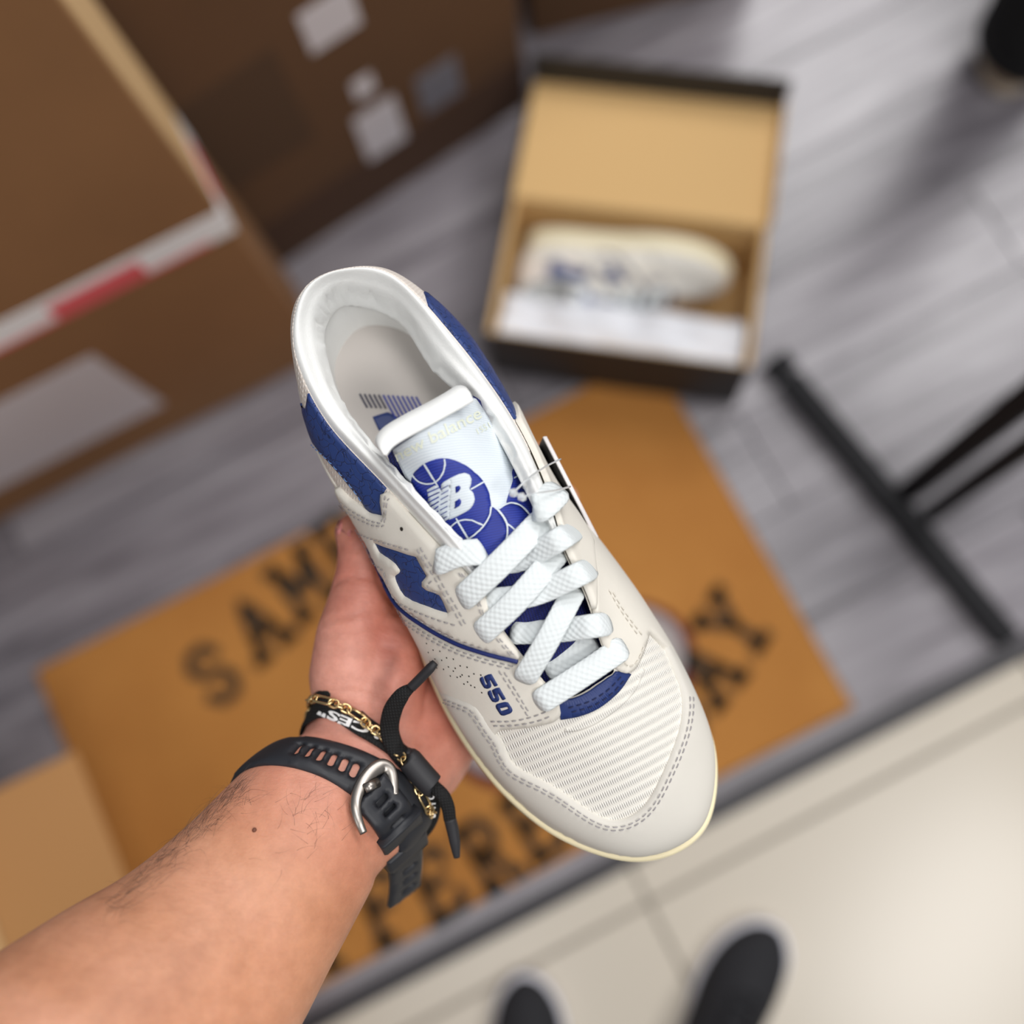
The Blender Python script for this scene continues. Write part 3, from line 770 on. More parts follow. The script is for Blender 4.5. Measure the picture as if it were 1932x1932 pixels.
NBW = [[(450, 650), (545, 595), (600, 640), (620, 690), (612, 590), (640, 560), (730, 515), (730, 1000), (660, 1040), (625, 960), (612, 1060), (560, 1010), (500, 930), (465, 830), (470, 740)],
       [(700, 525), (800, 480), (870, 465), (930, 485), (957, 545), (950, 610), (932, 660), (980, 705), (1000, 780), (985, 850), (940, 910), (860, 955), (800, 985), (715, 1020)]]
for b in NBW: panel_px('monogram', q2(b), TFR, m_label, 0.0018, 0.0003, label_o, 5, False)
for b in ([(775, 625), (815, 612), (832, 640), (820, 680), (780, 705)], [(780, 800), (828, 768), (850, 800), (838, 850), (780, 885)]): panel_px('monogram_counter', q2(b), TFR, m_print, 0.0021, 0.0003, label_o, 5, False)
for k in range(7):
    strip_px('print_line', q2([(440 + k * 9, 690 + k * 58), (520 + k * 8, 655 + k * 56), (600, 622 + k * 55)]), TFR, m_print, 0.0021, 2.0, label_o)
    strip_px('print_line', q2([(620, 645 + k * 62), (700, 600 + k * 62)]), TFR, m_print, 0.0021, 1.4, label_o)
def text_mesh(s, shear=0.0, bold=0.0):
    cu = bpy.data.curves.new('t', 'FONT'); cu.body = s; cu.size = 1.0; cu.offset = bold; cu.shear = shear; cu.resolution_u = 3; cu.align_x = 'LEFT'
    ob = bpy.data.objects.new('t', cu); col.objects.link(ob)
    me = bpy.data.meshes.new_from_object(ob.evaluated_get(bpy.context.evaluated_depsgraph_get()))
    bpy.data.objects.remove(ob)
    bm_ = bmesh.new(); bm_.from_mesh(me); bmesh.ops.triangulate(bm_, faces=bm_.faces); bm_.to_mesh(me); bm_.free()
    V = np.array([v.co[:2] for v in me.vertices]); Fc = [tuple(p.vertices) for p in me.polygons]
    return V, Fc
def text_px(name, s, start, end, up, frame, material, off, parent, bold=0.0):
    V, Fc = text_mesh(s, 0, bold); wdt = V[:, 0].max(); hh = 0.7
    st, en, u_ = np.array(start, float), np.array(end, float), np.array(up, float)
    out = []
    for x, y_ in V:
        p, n = frame(*(st + (en - st) * x / wdt + u_ * y_ / hh)); out.append(p + n * off)
    return mesh_obj(name, out, Fc, material, parent, False)
m_emb = mat('cream_embroidery', srgb(228, 232, 214), .6)
text_px('woven_lettering', 'new balance', (752, 868), (905, 790), (-9, -21), TFR, m_emb, 0.0015, label_o, 0.008)
text_px('woven_lettering', '1551', (895, 823), (921, 809), (-5, -10), TFR, m_emb, 0.0015, label_o, 0.0)

# insole print
io = bpy.data.objects['insole']
IN_BVH = BVHTree.FromPolygons([v.co.copy() for v in io.data.vertices], [tuple(p.vertices) for p in io.data.polygons])
IFR = tframe_px(IN_BVH)
for k in range(13):
    x0 = 120 + 57 * k; lng = 1.0 if k < 5 else 1.75
    strip_px('print_line', q3([(x0, 150 + k * 3), (x0 + 45 * lng, 150 + k * 3 + 85 * lng), (x0 + 92 * lng, 150 + 3 * k + 170 * lng)]), IFR, mat('insole_print_dark', srgb(66, 66, 84), .8) if k < 5 else m_print, 0.0004, 3.6, io)
panel_px('print_block', q3([(275, 430), (460, 370), (600, 440), (560, 560), (420, 640), (350, 590)]), IFR, m_navy, 0.0004, 0.0003, io, 6, False)

# ------------------------------------------------------------------ laces
ALL_BVH = BVHTree.FromPolygons([Vector(v) for v in np.vstack([uv_verts, tv])], uv_faces + [tuple(k + len(uv_verts) for k in f) for f in tf])
def zhit(x, y):
    d = pray(x, y); h = ALL_BVH.ray_cast(Vector(CAML), Vector(d).normalized()); return h[0][2] if h[0] else .07
lace = empty('lace'); lace.parent = sneaker
def lace_seg(pts, o0, o1, bow, half=19.0, dip0=True, dip1=True, peak=None):
    P = resample(catmull(pts, 8), 6.0); n = len(P)
    h0, h1 = zhit(*P[0]) + o0, zhit(*P[-1]) + o1
    out, rad = [], []
    for i in range(n):
        t = i / (n - 1); h = h0 + (h1 - h0) * t + bow * 4 * t * (1 - t)
        if peak: h = float(np.interp(t, [0, peak[0] - .3, peak[0] - .03, peak[0] + .08, 1], [h0, h0 * .65 + peak[1] * .35, peak[1], peak[1], h1]))
        ex = 0
        if dip0 and t < .07: ex -= .0035 * (1 - t / .07) ** 2
        if dip1 and t > .93: ex -= .0035 * (1 - (1 - t) / .07) ** 2
        out.append(unp(*P[i], h + ex)); r = half / 3900.0
        if (dip0 and i == 0) or (dip1 and i == n - 1): r *= .72
        elif (dip0 and i == 1) or (dip1 and i == n - 2): r *= .93
        rad.append(r)
    out = np.array(out); ups = []
    d = unit(out[-1] - out[0]); side = np.cross(d, (0, 0, 1.0))
    for i in range(n): ups.append(np.array((0, 0, 1.0)))
    return tube('lace_strand', out, rad, m_lace, sneaker, 16, flat=0.19, ups=ups)
bpy.data.objects.remove(lace)
lace_seg([(1030, 1271), (1072, 1245), (1122, 1206)], .001, .003, .001, 20)                     # lowest, under
lace_seg([(1013, 1328), (1094, 1276), (1179, 1219)], .0055, .0080, .003, 20)                   # lowest, over
lace_seg([(962, 1194), (1050, 1190), (1152, 1176)], .003, .0068, .000, 19, peak=(.80, .0805))
lace_seg([(986, 1286), (1035, 1205), (1088, 1106)], .0055, .0095, .0065, 19)
lace_seg([(915, 1133), (1010, 1120), (1120, 1070)], .002, .0068, .000, 19, peak=(.82, .0865))
lace_seg([(903, 1200), (982, 1125), (1058, 1036)], .0060, .0105, .0065, 20)
lace_seg([(886, 1066), (985, 1055), (1090, 997)], .002, .0068, .000, 19, peak=(.80, .0900))
lace_seg([(868, 1134), (945, 1062), (1028, 976)], .0065, .0115, .0075, 21)
lace_seg([(820, 1064), (862, 1046), (915, 1040)], .0065, .004, .003, 21)
lace_seg([(1008, 964), (1030, 948), (1057, 921)], .015, .0125, .003, 24)
tag(sneaker, 'white and navy leather low-top sneaker held up in the hand', 'sneaker')

# ------------------------------------------------------------------ swing tag on the right side
ht = empty('hang_tag'); ht.matrix_world = M4
tag(ht, 'black card swing tag hanging at the far side of the held sneaker', 'tag')
for k in range(2):
    a, b = unp(1026 + 3 * k, 824, .056), unp(1124 + 3 * k, 1014, .048)
    c, d = a + np.array((.006 - .001 * k, .002, -.050)), b + np.array((.004 - .001 * k, .002, -.045))
    nrm = unit(np.cross(b - a, c - a)); th = nrm * 0.0005
    V = [a - th, b - th, d - th, c - th, a + th, b + th, d + th, c + th]
    mesh_obj('card', V, [(0, 1, 2, 3), (7, 6, 5, 4), (0, 4, 5, 1), (1, 5, 6, 2), (2, 6, 7, 3), (3, 7, 4, 0)], mat('black_card', srgb(28, 28, 34), .4), ht, False)
    tube('card_rim', [a, b], 0.0006, mat('white_card_edge', srgb(238, 234, 236), .6), ht, 6)
m_plastic = mat('clear_plastic', (0.9, 0.93, 0.95), 0.15, trans=0.6)
for pts in ([(968, 930, .097), (1000, 900, .094), (1030, 880, .086), (1058, 866, .080)], [(984, 938, .096), (1015, 930, .098), (1050, 925, .090), (1076, 918, .080)]):
    tube('plastic_loop', catmull([unp(*p) for p in pts], 6), 0.0004, m_plastic, ht, 6)
    p = unp(*pts[0]); tube('plastic_bead', [p - np.array((.0015, 0, 0)), p, p + np.array((.0012, .001, 0))], [.0014, .0022, .0010], m_plastic, ht, 10)
# ------------------------------------------------------------------ the arm and hand that hold the shoe
def cp(x, y, d): return np.array(((x - 966) / F * d, (y - 966) / F * d, d))
def cpw(x, y, d): return cam2world(cp(x, y, d))
def skin_mat():
    m = mat('skin', srgb(222, 166, 138), 0.5)
    b = bsdf(m); v = coords(m)
    n1 = noise(m, v, 14, 4, 0.6, 0.4); n2 = noise(m, v, 110, 6, 0.75)
    # the palm side of the hand is pinker than the tanned forearm
    s = N(m, 'ShaderNodeSeparateXYZ'); L(m, v, s.inputs[0])
    t = N(m, 'ShaderNodeVectorMath', operation='DISTANCE'); L(m, v, t.inputs[0]); t.inputs[1].default_value = tuple(cpw(760, 1220, .455))
    palm = N(m, 'ShaderNodeMapRange'); palm.inputs[1].default_value = 0.055; palm.inputs[2].default_value = 0.12
    palm.inputs[3].default_value = 1; palm.inputs[4].default_value = 0; L(m, t.outputs['Value'], palm.inputs[0])
    arm_c = ramp(m, n1, [(0.25, srgb(182, 120, 88)), (0.5, srgb(209, 148, 114)), (0.75, srgb(222, 162, 132))])
    hand_c = ramp(m, n1, [(0.25, srgb(196, 116, 100)), (0.5, srgb(217, 146, 127)), (0.75, srgb(230, 168, 150))])
    c = mixc(m, palm.outputs[0], arm_c, hand_c)
    fre = ramp(m, n2, [(0.35, (0.80, 0.76, 0.74)), (0.62, (1, 1, 1))])
    mu = N(m, 'ShaderNodeMix', data_type='RGBA', blend_type='MULTIPLY'); mu.inputs[0].default_value = 0.7
    L(m, c, mu.inputs[6]); L(m, fre, mu.inputs[7])
    L(m, mu.outputs[2], b.inputs['Base Color'])
    b.inputs['Subsurface Weight'].default_value = 0.25
    b.inputs['Subsurface Radius'].default_value = (0.008, 0.003, 0.0015)
    b.inputs['Subsurface Scale'].default_value = 0.6
    # fine skin lines: stretched noise across the limb + pores
    v2 = coords(m, 'Object', (1, 1, 1), (0.3, 0.2, 0.6))
    st = N(m, 'ShaderNodeMapping'); st.inputs['Scale'].default_value = (60, 520, 260); L(m, v2, st.inputs[0])
    l1 = noise(m, st.outputs[0], 1.0, 3, 0.6); l2 = noise(m, v, 900, 2)
    bump(m, math_n(m, 'ADD', l1, math_n(m, 'MULTIPLY', l2, 0.5)), 0.32, 0.0008)
    return m
m_skin = skin_mat()
person = empty('person', tuple(cpw(583, 1560, .42)))
bm = bmesh.new()
def add_ball(c, r, sc=None):
    mtx = Matrix.Translation(Vector(c)) @ (Matrix.Diagonal((*sc, 1)) if sc else Matrix.Identity(4))
    bmesh.ops.create_icosphere(bm, subdivisions=3, radius=r, matrix=mtx)
def chain(pts, n=10):
    """pts: (px, py, depth, radius) joints of one tapering limb"""
    P = [np.r_[cpw(*p[:3]), p[3]] for p in pts]
    for a, b in zip(P[:-1], P[1:]):
        for k in range(n + 1):
            q = a + (b - a) * k / n; add_ball(q[:3], q[3])
# lofted wrist, palm base and forearm: centre px, half width px, depth, thickness ratio
SEC = [(905, 1130, 160, .483, .34), (850, 1205, 170, .479, .40), (785, 1300, 172, .470, .46), (728, 1395, 152, .452, .56), (683, 1478, 142, .436, .66), (632, 1520, 148, .428, .72), (583, 1560, 163, .420, .76), (475, 1702, 192, .405, .80), (360, 1841, 231, .385, .80), (225, 1960, 262, .365, .8), (50, 2110, 292, .340, .8), (-150, 2290, 315, .315, .8), (-330, 2450, 320, .30, .8)]
cs = np.array([np.r_[cp(a, b, d), h * d / F, h * d / F * t] for a, b, h, d, t in SEC])
cs = catmull(cs, 5)
NS = 40; base = []
for i in range(len(cs)):
    c = cs[i, :3]; ax = cs[min(i + 1, len(cs) - 1), :3] - cs[max(i - 1, 0), :3]; ax /= np.linalg.norm(ax)
    view = c / np.linalg.norm(c)
    side = np.cross(ax, view); side /= np.linalg.norm(side); up = np.cross(side, ax)
    base.append([bm.verts.new(cam2world(c + side * math.cos(a) * cs[i, 3] + up * math.sin(a) * cs[i, 4])) for a in [2 * math.pi * k / NS for k in range(NS)]])
for i in range(len(base) - 1):
    for k in range(NS): bm.faces.new((base[i][k], base[i][(k + 1) % NS], base[i + 1][(k + 1) % NS], base[i + 1][k]))
bm.faces.new(base[0][::-1]); bm.faces.new(base[-1])
# thumb with its ball
chain([(668, 1345, .447, .0185), (664, 1275, .445, .0200), (668, 1205, .446, .0180), (681, 1130, .448, .0148), (685, 1075, .450, .0126), (684, 1032, .452, .0117), (668, 1004, .454, .0094)])
chain([(745, 1350, .452, .0150), (735, 1260, .453, .0165), (728, 1180, .456, .0120), (760, 1085, .470, .0120)])
chain([(722, 1345, .449, .0200), (728, 1275, .449, .0205), (738, 1215, .452, .0170)])
# heel of the hand on the little finger side
chain([(760, 1480, .446, .0130), (812, 1452, .459, .0155), (838, 1425, .468, .0140), (850, 1375, .475, .0150)])
# four fingers lying under the sole
for f in ([(800, 1030, .483, .0105), (882, 910, .485, .0098), (922, 855, .486, .0088), (946, 825, .484, .0076)],
          [(868, 1070, .486, .0108), (958, 940, .489, .0100), (1000, 885, .490, .0090), (1018, 862, .488, .0078)],
          [(932, 1110, .487, .0104), (1018, 1000, .491, .0094), (1050, 960, .492, .0084), (1066, 940, .490, .0074)],
          [(985, 1160, .486, .0094), (1055, 1072, .490, .0084), (1080, 1040, .491, .0076), (1092, 1022, .490, .0068)]):
    chain(f)
tmp = bpy.data.meshes.new('tmp'); bm.to_mesh(tmp); bm.free()
to = bpy.data.objects.new('tmp', tmp); col.objects.link(to)
rm = to.modifiers.new('r', 'REMESH'); rm.mode = 'VOXEL'; rm.voxel_size = 0.0017; rm.use_smooth_shade = True
sm = to.modifiers.new('s', 'SMOOTH'); sm.factor = 0.5; sm.iterations = 9
dg = bpy.context.evaluated_depsgraph_get()
arm_me = bpy.data.meshes.new_from_object(to.evaluated_get(dg)); arm_me.name = 'arm'
bpy.data.objects.remove(to)
arm = bpy.data.objects.new('arm', arm_me); col.objects.link(arm)
arm_me.materials.clear(); arm_me.materials.append(m_skin)
for p in arm_me.polygons: p.use_smooth = True
arm.parent = person; arm.matrix_parent_inverse = Matrix.Translation(-Vector(person.location))
tag(person, 'bare left forearm and hand holding the white sneaker from below', 'person')
ARM_BVH = BVHTree.FromPolygons([v.co.copy() for v in arm_me.vertices], [tuple(p.vertices) for p in arm_me.polygons])
def armhit(x, y):
    d = RW @ np.array(((x - 966) / F, (y - 966) / F, 1.0)); h = ARM_BVH.ray_cast(Vector(CAM), Vector(d).normalized())
    return (np.array(h[0]), np.array(h[1])) if h[0] is not None else (None, None)

# flexion creases of the thumb, palm and wrist pressed into the skin
_co = np.array([v.co[:] for v in arm_me.vertices]); _no = np.array([v.normal[:] for v in arm_me.vertices]); _dep = np.zeros(len(_co))
for pts, dp in (([(634, 1098), (662, 1088), (700, 1090), (726, 1104)], .0011), ([(641, 1030), (660, 1036), (682, 1034)], .0008), ([(722, 1062), (712, 1085), (722, 1112), (742, 1140)], .0016),
                ([(606, 1178), (650, 1164), (705, 1150), (760, 1160)], .0007), ([(600, 1202), (660, 1188), (720, 1178), (780, 1196)], .0006), ([(596, 1236), (660, 1228), (730, 1222), (795, 1240)], .0005),
                ([(812, 1255), (806, 1300), (800, 1350), (788, 1400)], .0010), ([(592, 1312), (650, 1302), (710, 1318), (760, 1352)], .0007), ([(592, 1296), (650, 1284), (712, 1296), (765, 1325)], .0005)):
    sm_ = [h for h in (armhit(*p)[0] for p in resample(catmull(pts, 6), 4)) if h is not None]
    if not sm_: continue
    dmin = np.min(np.linalg.norm(_co[:, None, :] - np.array(sm_)[None, :, :], axis=2), axis=1)
    _dep = np.maximum(_dep, dp * np.exp(-(dmin / .0017) ** 2))
_co = _co - _no * _dep[:, None]
arm_me.vertices.foreach_set('co', _co.ravel()); arm_me.update()
# ------------------------------------------------------------------ things on the wrist
AXW = np.array([cam2world(c[:3]) for c in cs])
def fit_plane(P, lean=0.0):
    """plane across the arm through these surface points; its normal points to the elbow"""
    c = P.mean(0); k = int(np.argmin(np.linalg.norm(AXW - c, axis=1))); k = min(max(k, 4), len(AXW) - 5)
    a = unit(AXW[k + 4] - AXW[k - 4]); ch = unit(P[-1] - P[0])
    n = unit(a - ch * a.dot(ch)); return c, unit(n + lean * unit(CAM - c))
def axis_cross(c, n):
    f = (AXW - c) @ n; k = int(np.argmin(np.abs(f))); return AXW[k] - n * f[k]
def ring_hits(ctr, n, count, start):
    e1 = start - n * start.dot(n); e1 = unit(e1); e2 = np.cross(n, e1); out, nr = [], []
    for k in range(count):
        a = 2 * math.pi * k / count; d = e1 * math.cos(a) + e2 * math.sin(a)
        h = ARM_BVH.ray_cast(Vector(ctr + d * 0.085), Vector(-d))
        p = np.array(h[0]) if h[0] is not None else ctr + d * .03
        out.append(p); nr.append(d)
    return np.array(out), np.array(nr)
def smooth_ring(P, it=3):
    for _ in range(it): P = (np.roll(P, 1, 0) + 2 * P + np.roll(P, -1, 0)) / 4
    return P
def arm_band(name, pxs, halfw, thick, off, material, parent, across=5, count=120, flat_rows=False, lean=0.0):
    H = np.array([h for h in (armhit(*p)[0] for p in pxs) if h is not None]); c, n = fit_plane(H, lean); ctr = axis_cross(c, n)
    start = ctr - CAM; rows = []
    P0, D0 = ring_hits(ctr, n, count, start); P0 = smooth_ring(P0, 6)
    for k in range(across):
        s = (k / (across - 1) * 2 - 1) * halfw
        P, D = ring_hits(ctr + n * s, n, count, start); P = smooth_ring(P, 6)
        if flat_rows: P = P0 + n * s + (P - P0 - n * s) * .6
        rows.append((P, D, s))
    V, Fc = [], []
    for i in range(count):
        top = []; bot = []
        for P, D, s in rows:
            e = 1 - abs(s / halfw) ** 4
            top.append(P[i] + D[i] * (off + thick * (0.72 + 0.28 * e))); bot.append(P[i] + D[i] * off)
        V += top + bot[::-1]
    m_ = across * 2
    for i in range(count):
        for k in range(m_):
            j = (i + 1) % count
            Fc.append((i * m_ + k, i * m_ + (k + 1) % m_, j * m_ + (k + 1) % m_, j * m_ + k))
    o = fix_normals(mesh_obj(name, V, Fc, material, parent))
    return o, ctr, n, rows
def obj_bvh(o): return BVHTree.FromPolygons([v.co.copy() for v in o.data.vertices], [tuple(p.vertices) for p in o.data.polygons])
def wframe(bvh):
    def fr(x, y):
        d = RW @ np.array(((x - 966) / F, (y - 966) / F, 1.0)); h = bvh.ray_cast(Vector(CAM), Vector(d).normalized())
        if h[0] is None: h = bvh.find_nearest(Vector(cam2world(cp(x, y, .43))))
        n_ = np.array(h[1]); n_ = n_ if n_.dot(d) < 0 else -n_
        return np.array(h[0]), n_
    return fr
m_silicone = mat('black_silicone', srgb(34, 36, 42), 0.5); m_steel = mat('brushed_steel', srgb(158, 152, 146), 0.34, 1.0)
m_gold = mat('gold', srgb(226, 198, 146), 0.2, 1.0); m_wlace = weave('black_braid', srgb(26, 26, 28), srgb(8, 8, 9), 240, 240, .8, .6, .4)
m_wprint = mat('white_rubber_print', srgb(240, 240, 240), .5); m_aglet = mat('black_rubber', srgb(38, 38, 42), .55)

# watch strap
watch = empty('watch')
STRAP = [(492, 1436), (535, 1406), (575, 1401), (615, 1414), (650, 1438), (690, 1484), (725, 1538)]
band, wc, wn, wrows = arm_band('band', STRAP, .0098, .0026, .0004, m_silicone, watch, 7, lean=.32)
bf = wframe(obj_bvh(band))
def stadium(cx, cy, ln, wd):
    r = wd / 2; out = []
    for k in range(14):
        a = 2 * math.pi * k / 14 + math.pi / 14; out.append((cx + r * math.cos(a), cy + r * math.sin(a) + (ln / 2 - r) * (1 if math.sin(a) > 0 else -1)))
    return out
def slotted(name, frame, x0, x1, hw, slots, thick, material, parent, g=1.7):
    """flat strap filled in (length, width) millimetres with real slots, then bent along the frame"""
    n = int((x1 - x0) / 1.5); poly = [(x, -hw) for x in np.linspace(x0, x1, n)] + [(x1, y) for y in np.linspace(-hw, hw, 10)[1:-1]] + [(x, hw) for x in np.linspace(x1, x0, n)] + [(x0, y) for y in np.linspace(hw, -hw, 10)[1:-1]]
    vo, fo = fill2d(poly, slots, g)
    return panel_from(vo, fo, frame, name, material, 0.0, thick, parent)
bmid = wrows[3][0]; barc = np.r_[0, np.cumsum(np.linalg.norm(np.diff(np.vstack([bmid, bmid[:1]]), axis=0), axis=1))] * 1000
def bframe(x, y):
    k = float(np.interp(x, barc, np.arange(len(barc)))); i = int(k) % len(bmid); f = k - int(k); j = (i + 1) % len(bmid)
    r = (y / 9.8 + 1) / 2 * 6; r = min(max(r, 0), 6); a = min(int(r), 5); q = r - a
    def at(arr_i): return (wrows[a][arr_i][i] * (1 - f) + wrows[a][arr_i][j] * f) * (1 - q) + (wrows[a + 1][arr_i][i] * (1 - f) + wrows[a + 1][arr_i][j] * f) * q
    d = unit(at(1)); e = 1 - abs(y / 9.8) ** 4
    return at(0) + d * (.0004 + .0026 * (.72 + .28 * e)), d
gridp = [(x, y) for x in np.arange(0, barc[-1], 1.0) for y in np.arange(-9, 9.1, 1.0)]
gridP = np.array([bframe(*q)[0] for q in gridp])
def to_band(x, y):
    p, n_ = bf(x, y); return gridp[int(np.argmin(np.linalg.norm(gridP - p, axis=1)))]
slots = []
for x, y in ((557, 1411), (580, 1414), (602, 1422), (624, 1434), (644, 1448), (664, 1463)):
    a_, b_ = to_band(x, y); slots.append(stadium(a_, 0.3, 7.6, 3.2))
bpy.data.objects.remove(band)
band = slotted('band', bframe, 0.01, barc[-1] - .01, 9.7, slots, .0026, m_silicone, watch)
# free end of the strap, two keeper loops
def ribbon(name, P, A_, Nn, halfw, thick, material, parent, bevel=.25):
    V, Fc = [], []; prof = [(-1, -.5), (-1, .35), (-.9, .5), (0, .55), (.9, .5), (1, .35), (1, -.5), (0, -.5)]
    for p, a, n_ in zip(P, A_, Nn):
        for s, t in prof: V.append(p + a * s * halfw + n_ * t * thick)
    m_ = len(prof)
    for i in range(len(P) - 1):
        for k in range(m_): Fc.append((i * m_ + k, i * m_ + (k + 1) % m_, (i + 1) * m_ + (k + 1) % m_, (i + 1) * m_ + k))
    Fc.append(tuple(range(m_))[::-1]); Fc.append(tuple((len(P) - 1) * m_ + k for k in range(m_)))
    return fix_normals(mesh_obj(name, V, Fc, material, parent))
tail_px = [(694, 1492), (716, 1512), (738, 1540), (755, 1572), (765, 1610), (768, 1650), (764, 1692)]
pts = []
for k, (x, y) in enumerate(tail_px):
    if k < 3:
        p, n_ = bf(x, y); p = p + n_ * .0028
    else:
        p = cam2world(cp(x, y, (.4215, .4330, .4450, .4560)[k - 3]))
    pts.append(p)
TP = catmull(pts, 7); TA, TN = [], []; kx = int(np.argmin(np.linalg.norm(AXW - wc, axis=1))); axd = unit(AXW[kx + 4] - AXW[kx - 4])
for i in range(len(TP)):
    t = unit(TP[min(i + 1, len(TP) - 1)] - TP[max(i - 1, 0)]); a = unit(-axd - t * (-axd).dot(t)); TA.append(a); TN.append(np.cross(t, a))
if TN[0].dot(CAM - TP[0]) < 0: TN = [-x for x in TN]
tarc = np.r_[0, np.cumsum(np.linalg.norm(np.diff(TP, axis=0), axis=1))] * 1000
TPa, TAa, TNa = np.array(TP), np.array(TA), np.array(TN)
def tframe(x, y):
    ip = lambda A: np.array([np.interp(x, tarc, A[:, k]) for k in range(3)])
    return ip(TPa) + ip(TAa) * y / 1000 + ip(TNa) * .0013 * (1 - .3 * abs(y / 9.5) ** 4), unit(ip(TNa))
tg = [(x, 0.0) for x in np.arange(0, tarc[-1], .5)]; tgP = np.array([(RW.T @ (tframe(*q)[0] - CAM)) for q in tg]); tgx = 966 + F * tgP[:, 0] / tgP[:, 2]; tgy = 966 + F * tgP[:, 1] / tgP[:, 2]
def tail_x(x, y): return tg[int(np.argmin((tgx - x) ** 2 + (tgy - y) ** 2))][0]
tsl = [stadium(tail_x(x, y), 0.5, 7.2, 3.0) for x, y in ((720, 1512), (735, 1533), (747, 1556), (769, 1640), (769, 1659), (768, 1678))]
slotted('strap_end', tframe, 0.0, tarc[-1], 9.4, tsl, .0026, m_silicone, watch)
for a, b in ((17, 22), (24, 29)):
    ribbon('keeper_loop', [p + n_ * .0006 for p, n_ in zip(TP[a:b], TN[a:b])], TA[a:b], TN[a:b], .0113, .0062, m_silicone, watch)
# buckle
bk = [(744, 1500), (742, 1478), (737, 1455), (722, 1446), (703, 1455), (685, 1476), (674, 1500), (671, 1524), (677, 1550), (686, 1572)]
bp = []
for x, y in bk:
    p, n_ = armhit(x, y); bp.append(p + unit(CAM - p) * .0068)
bp = catmull(bp, 6); upn = [unit(CAM - p) for p in bp]
tube('buckle', bp, np.interp(np.linspace(0, 1, len(bp)), [0, .2, .35, .5, .8, 1], [.0018, .0026, .0034, .0030, .0021, .0016]), m_steel, watch, 12, flat=.42, ups=upn)
p0, n0_ = armhit(688, 1488); p1, n1_ = armhit(714, 1476); n0_ = unit(CAM - p0); n1_ = n0_
tube('buckle_pin', [p0 + n0_ * .0085, (p0 + p1) / 2 + n0_ * .0092, p1 + n1_ * .0075], .0021, m_steel, watch, 8, flat=.5, ups=[n0_] * 3)
# the case sits on the far side of the wrist
k0 = wrows[3][0][0]; kd = unit(wrows[3][1][0]); kt = unit(np.cross(kd, wn))
for nm, r_, z0, z1, mm_ in (('case', .0215, .002, .0125, mat('dark_watch_case', srgb(44, 46, 52), .35)), ('bezel', .0205, .0125, .0140, m_steel), ('watch_glass', .0180, .0140, .0146, mat('watch_glass_black', srgb(10, 10, 12), .08))):
    rr = [np.array([k0 + kd * z + (wn * math.cos(a) + kt * math.sin(a)) * q for a in np.linspace(0, 2 * math.pi, 41)[:-1]]) for z, q in ((z0, r_), (z1 - .0008, r_), (z1, r_ - .0012))]
    ring_loft(nm, rr, mm_, watch, True, True)
tag(watch, 'watch with black silicone strap and steel buckle around the wrist', 'watch')

# black printed lace worn as a wristband
wb = empty('wristband')
WB = [(583, 1345), (615, 1341), (650, 1350), (690, 1367), (730, 1396), (768, 1446)]
wband, c_, n_w, wr2 = arm_band('braid', WB, .0043, .0014, .0010, m_wlace, wb, 5, flat_rows=True, lean=.2)
wf = wframe(obj_bvh(wband))
def text_w(s, start, end, up, off, bold=0.02):
    V, Fc = text_mesh(s, 0, bold); wdt = V[:, 0].max(); out = []
    st, en, u_ = np.array(start, float), np.array(end, float), np.array(up, float)
    for x, y in V:
        p, n_ = wf(*(st + (en - st) * x / wdt + u_ * y / .72)); out.append(p + n_ * off)
    return mesh_obj('printed_lettering', out, Fc, m_wprint, wb, False)
text_w('ACES"', (732, 1386), (606, 1332), (-7, 15), .0004, .03)
def lace_end(name, pd, half, flat, material, parent, ups=None):
    P = catmull([cpw(*p[:3]) for p in pd], 8); R_ = np.interp(np.linspace(0, 1, len(P)), np.linspace(0, 1, len(pd)), [p[3] if len(p) > 3 else half for p in pd])
    return tube(name, P, R_, material, parent, 12, flat=flat, ups=[unit(CAM - p) for p in P])
dw = lambda x, y: float((RW.T @ (armhit(x, y)[0] - CAM))[2])
d0 = dw(745, 1400); d1 = dw(790, 1460)
lace_end('braid_end', [(776, 1297, d0 - .018, .0020), (758, 1312, d0 - .017, .0034), (741, 1340, d0 - .013, .0042), (735, 1375, d0 - .008, .0042), (744, 1408, d0 - .006, .0042), (765, 1438, d0 - .006, .0036), (784, 1452, d0 - .004, .0030)], .004, .4, m_wlace, wb)
lace_end('lace_tip', [(821, 1250, d0 - .022, .0016), (812, 1260, d0 - .022, .0021), (795, 1278, d0 - .020, .0022), (776, 1297, d0 - .018, .0022)], .002, 1, m_aglet, wb)
lace_end('toggle', [(771, 1432, d1 - .010, .0048), (774, 1435, d1 - .010, .0055), (793, 1458, d1 - .010, .0056), (813, 1480, d1 - .010, .0055), (816, 1483, d1 - .010, .0049)], .0056, .9, m_aglet, wb)
lace_end('braid_end', [(815, 1482, d1 - .005, .0030), (835, 1500, d1 - .006, .0030), (845, 1522, d1 - .004, .0030), (849, 1547, d1 - .002, .0028)], .003, .5, m_wlace, wb)
lace_end('lace_tip', [(849, 1545, d1 - .002, .0028), (853, 1562, d1 - .001, .0028), (858, 1590, d1, .0024), (862, 1618, d1 + .001, .0014)], .002, .7, m_aglet, wb)
lace_end('braid', [(798, 1478, d1 + .002, .0036), (810, 1505, d1 + .001, .0040), (814, 1530, d1 + .004, .0040), (806, 1556, d1 + .012, .0036), (786, 1580, d1 + .024, .0036)], .0036, .45, m_wlace, wb)
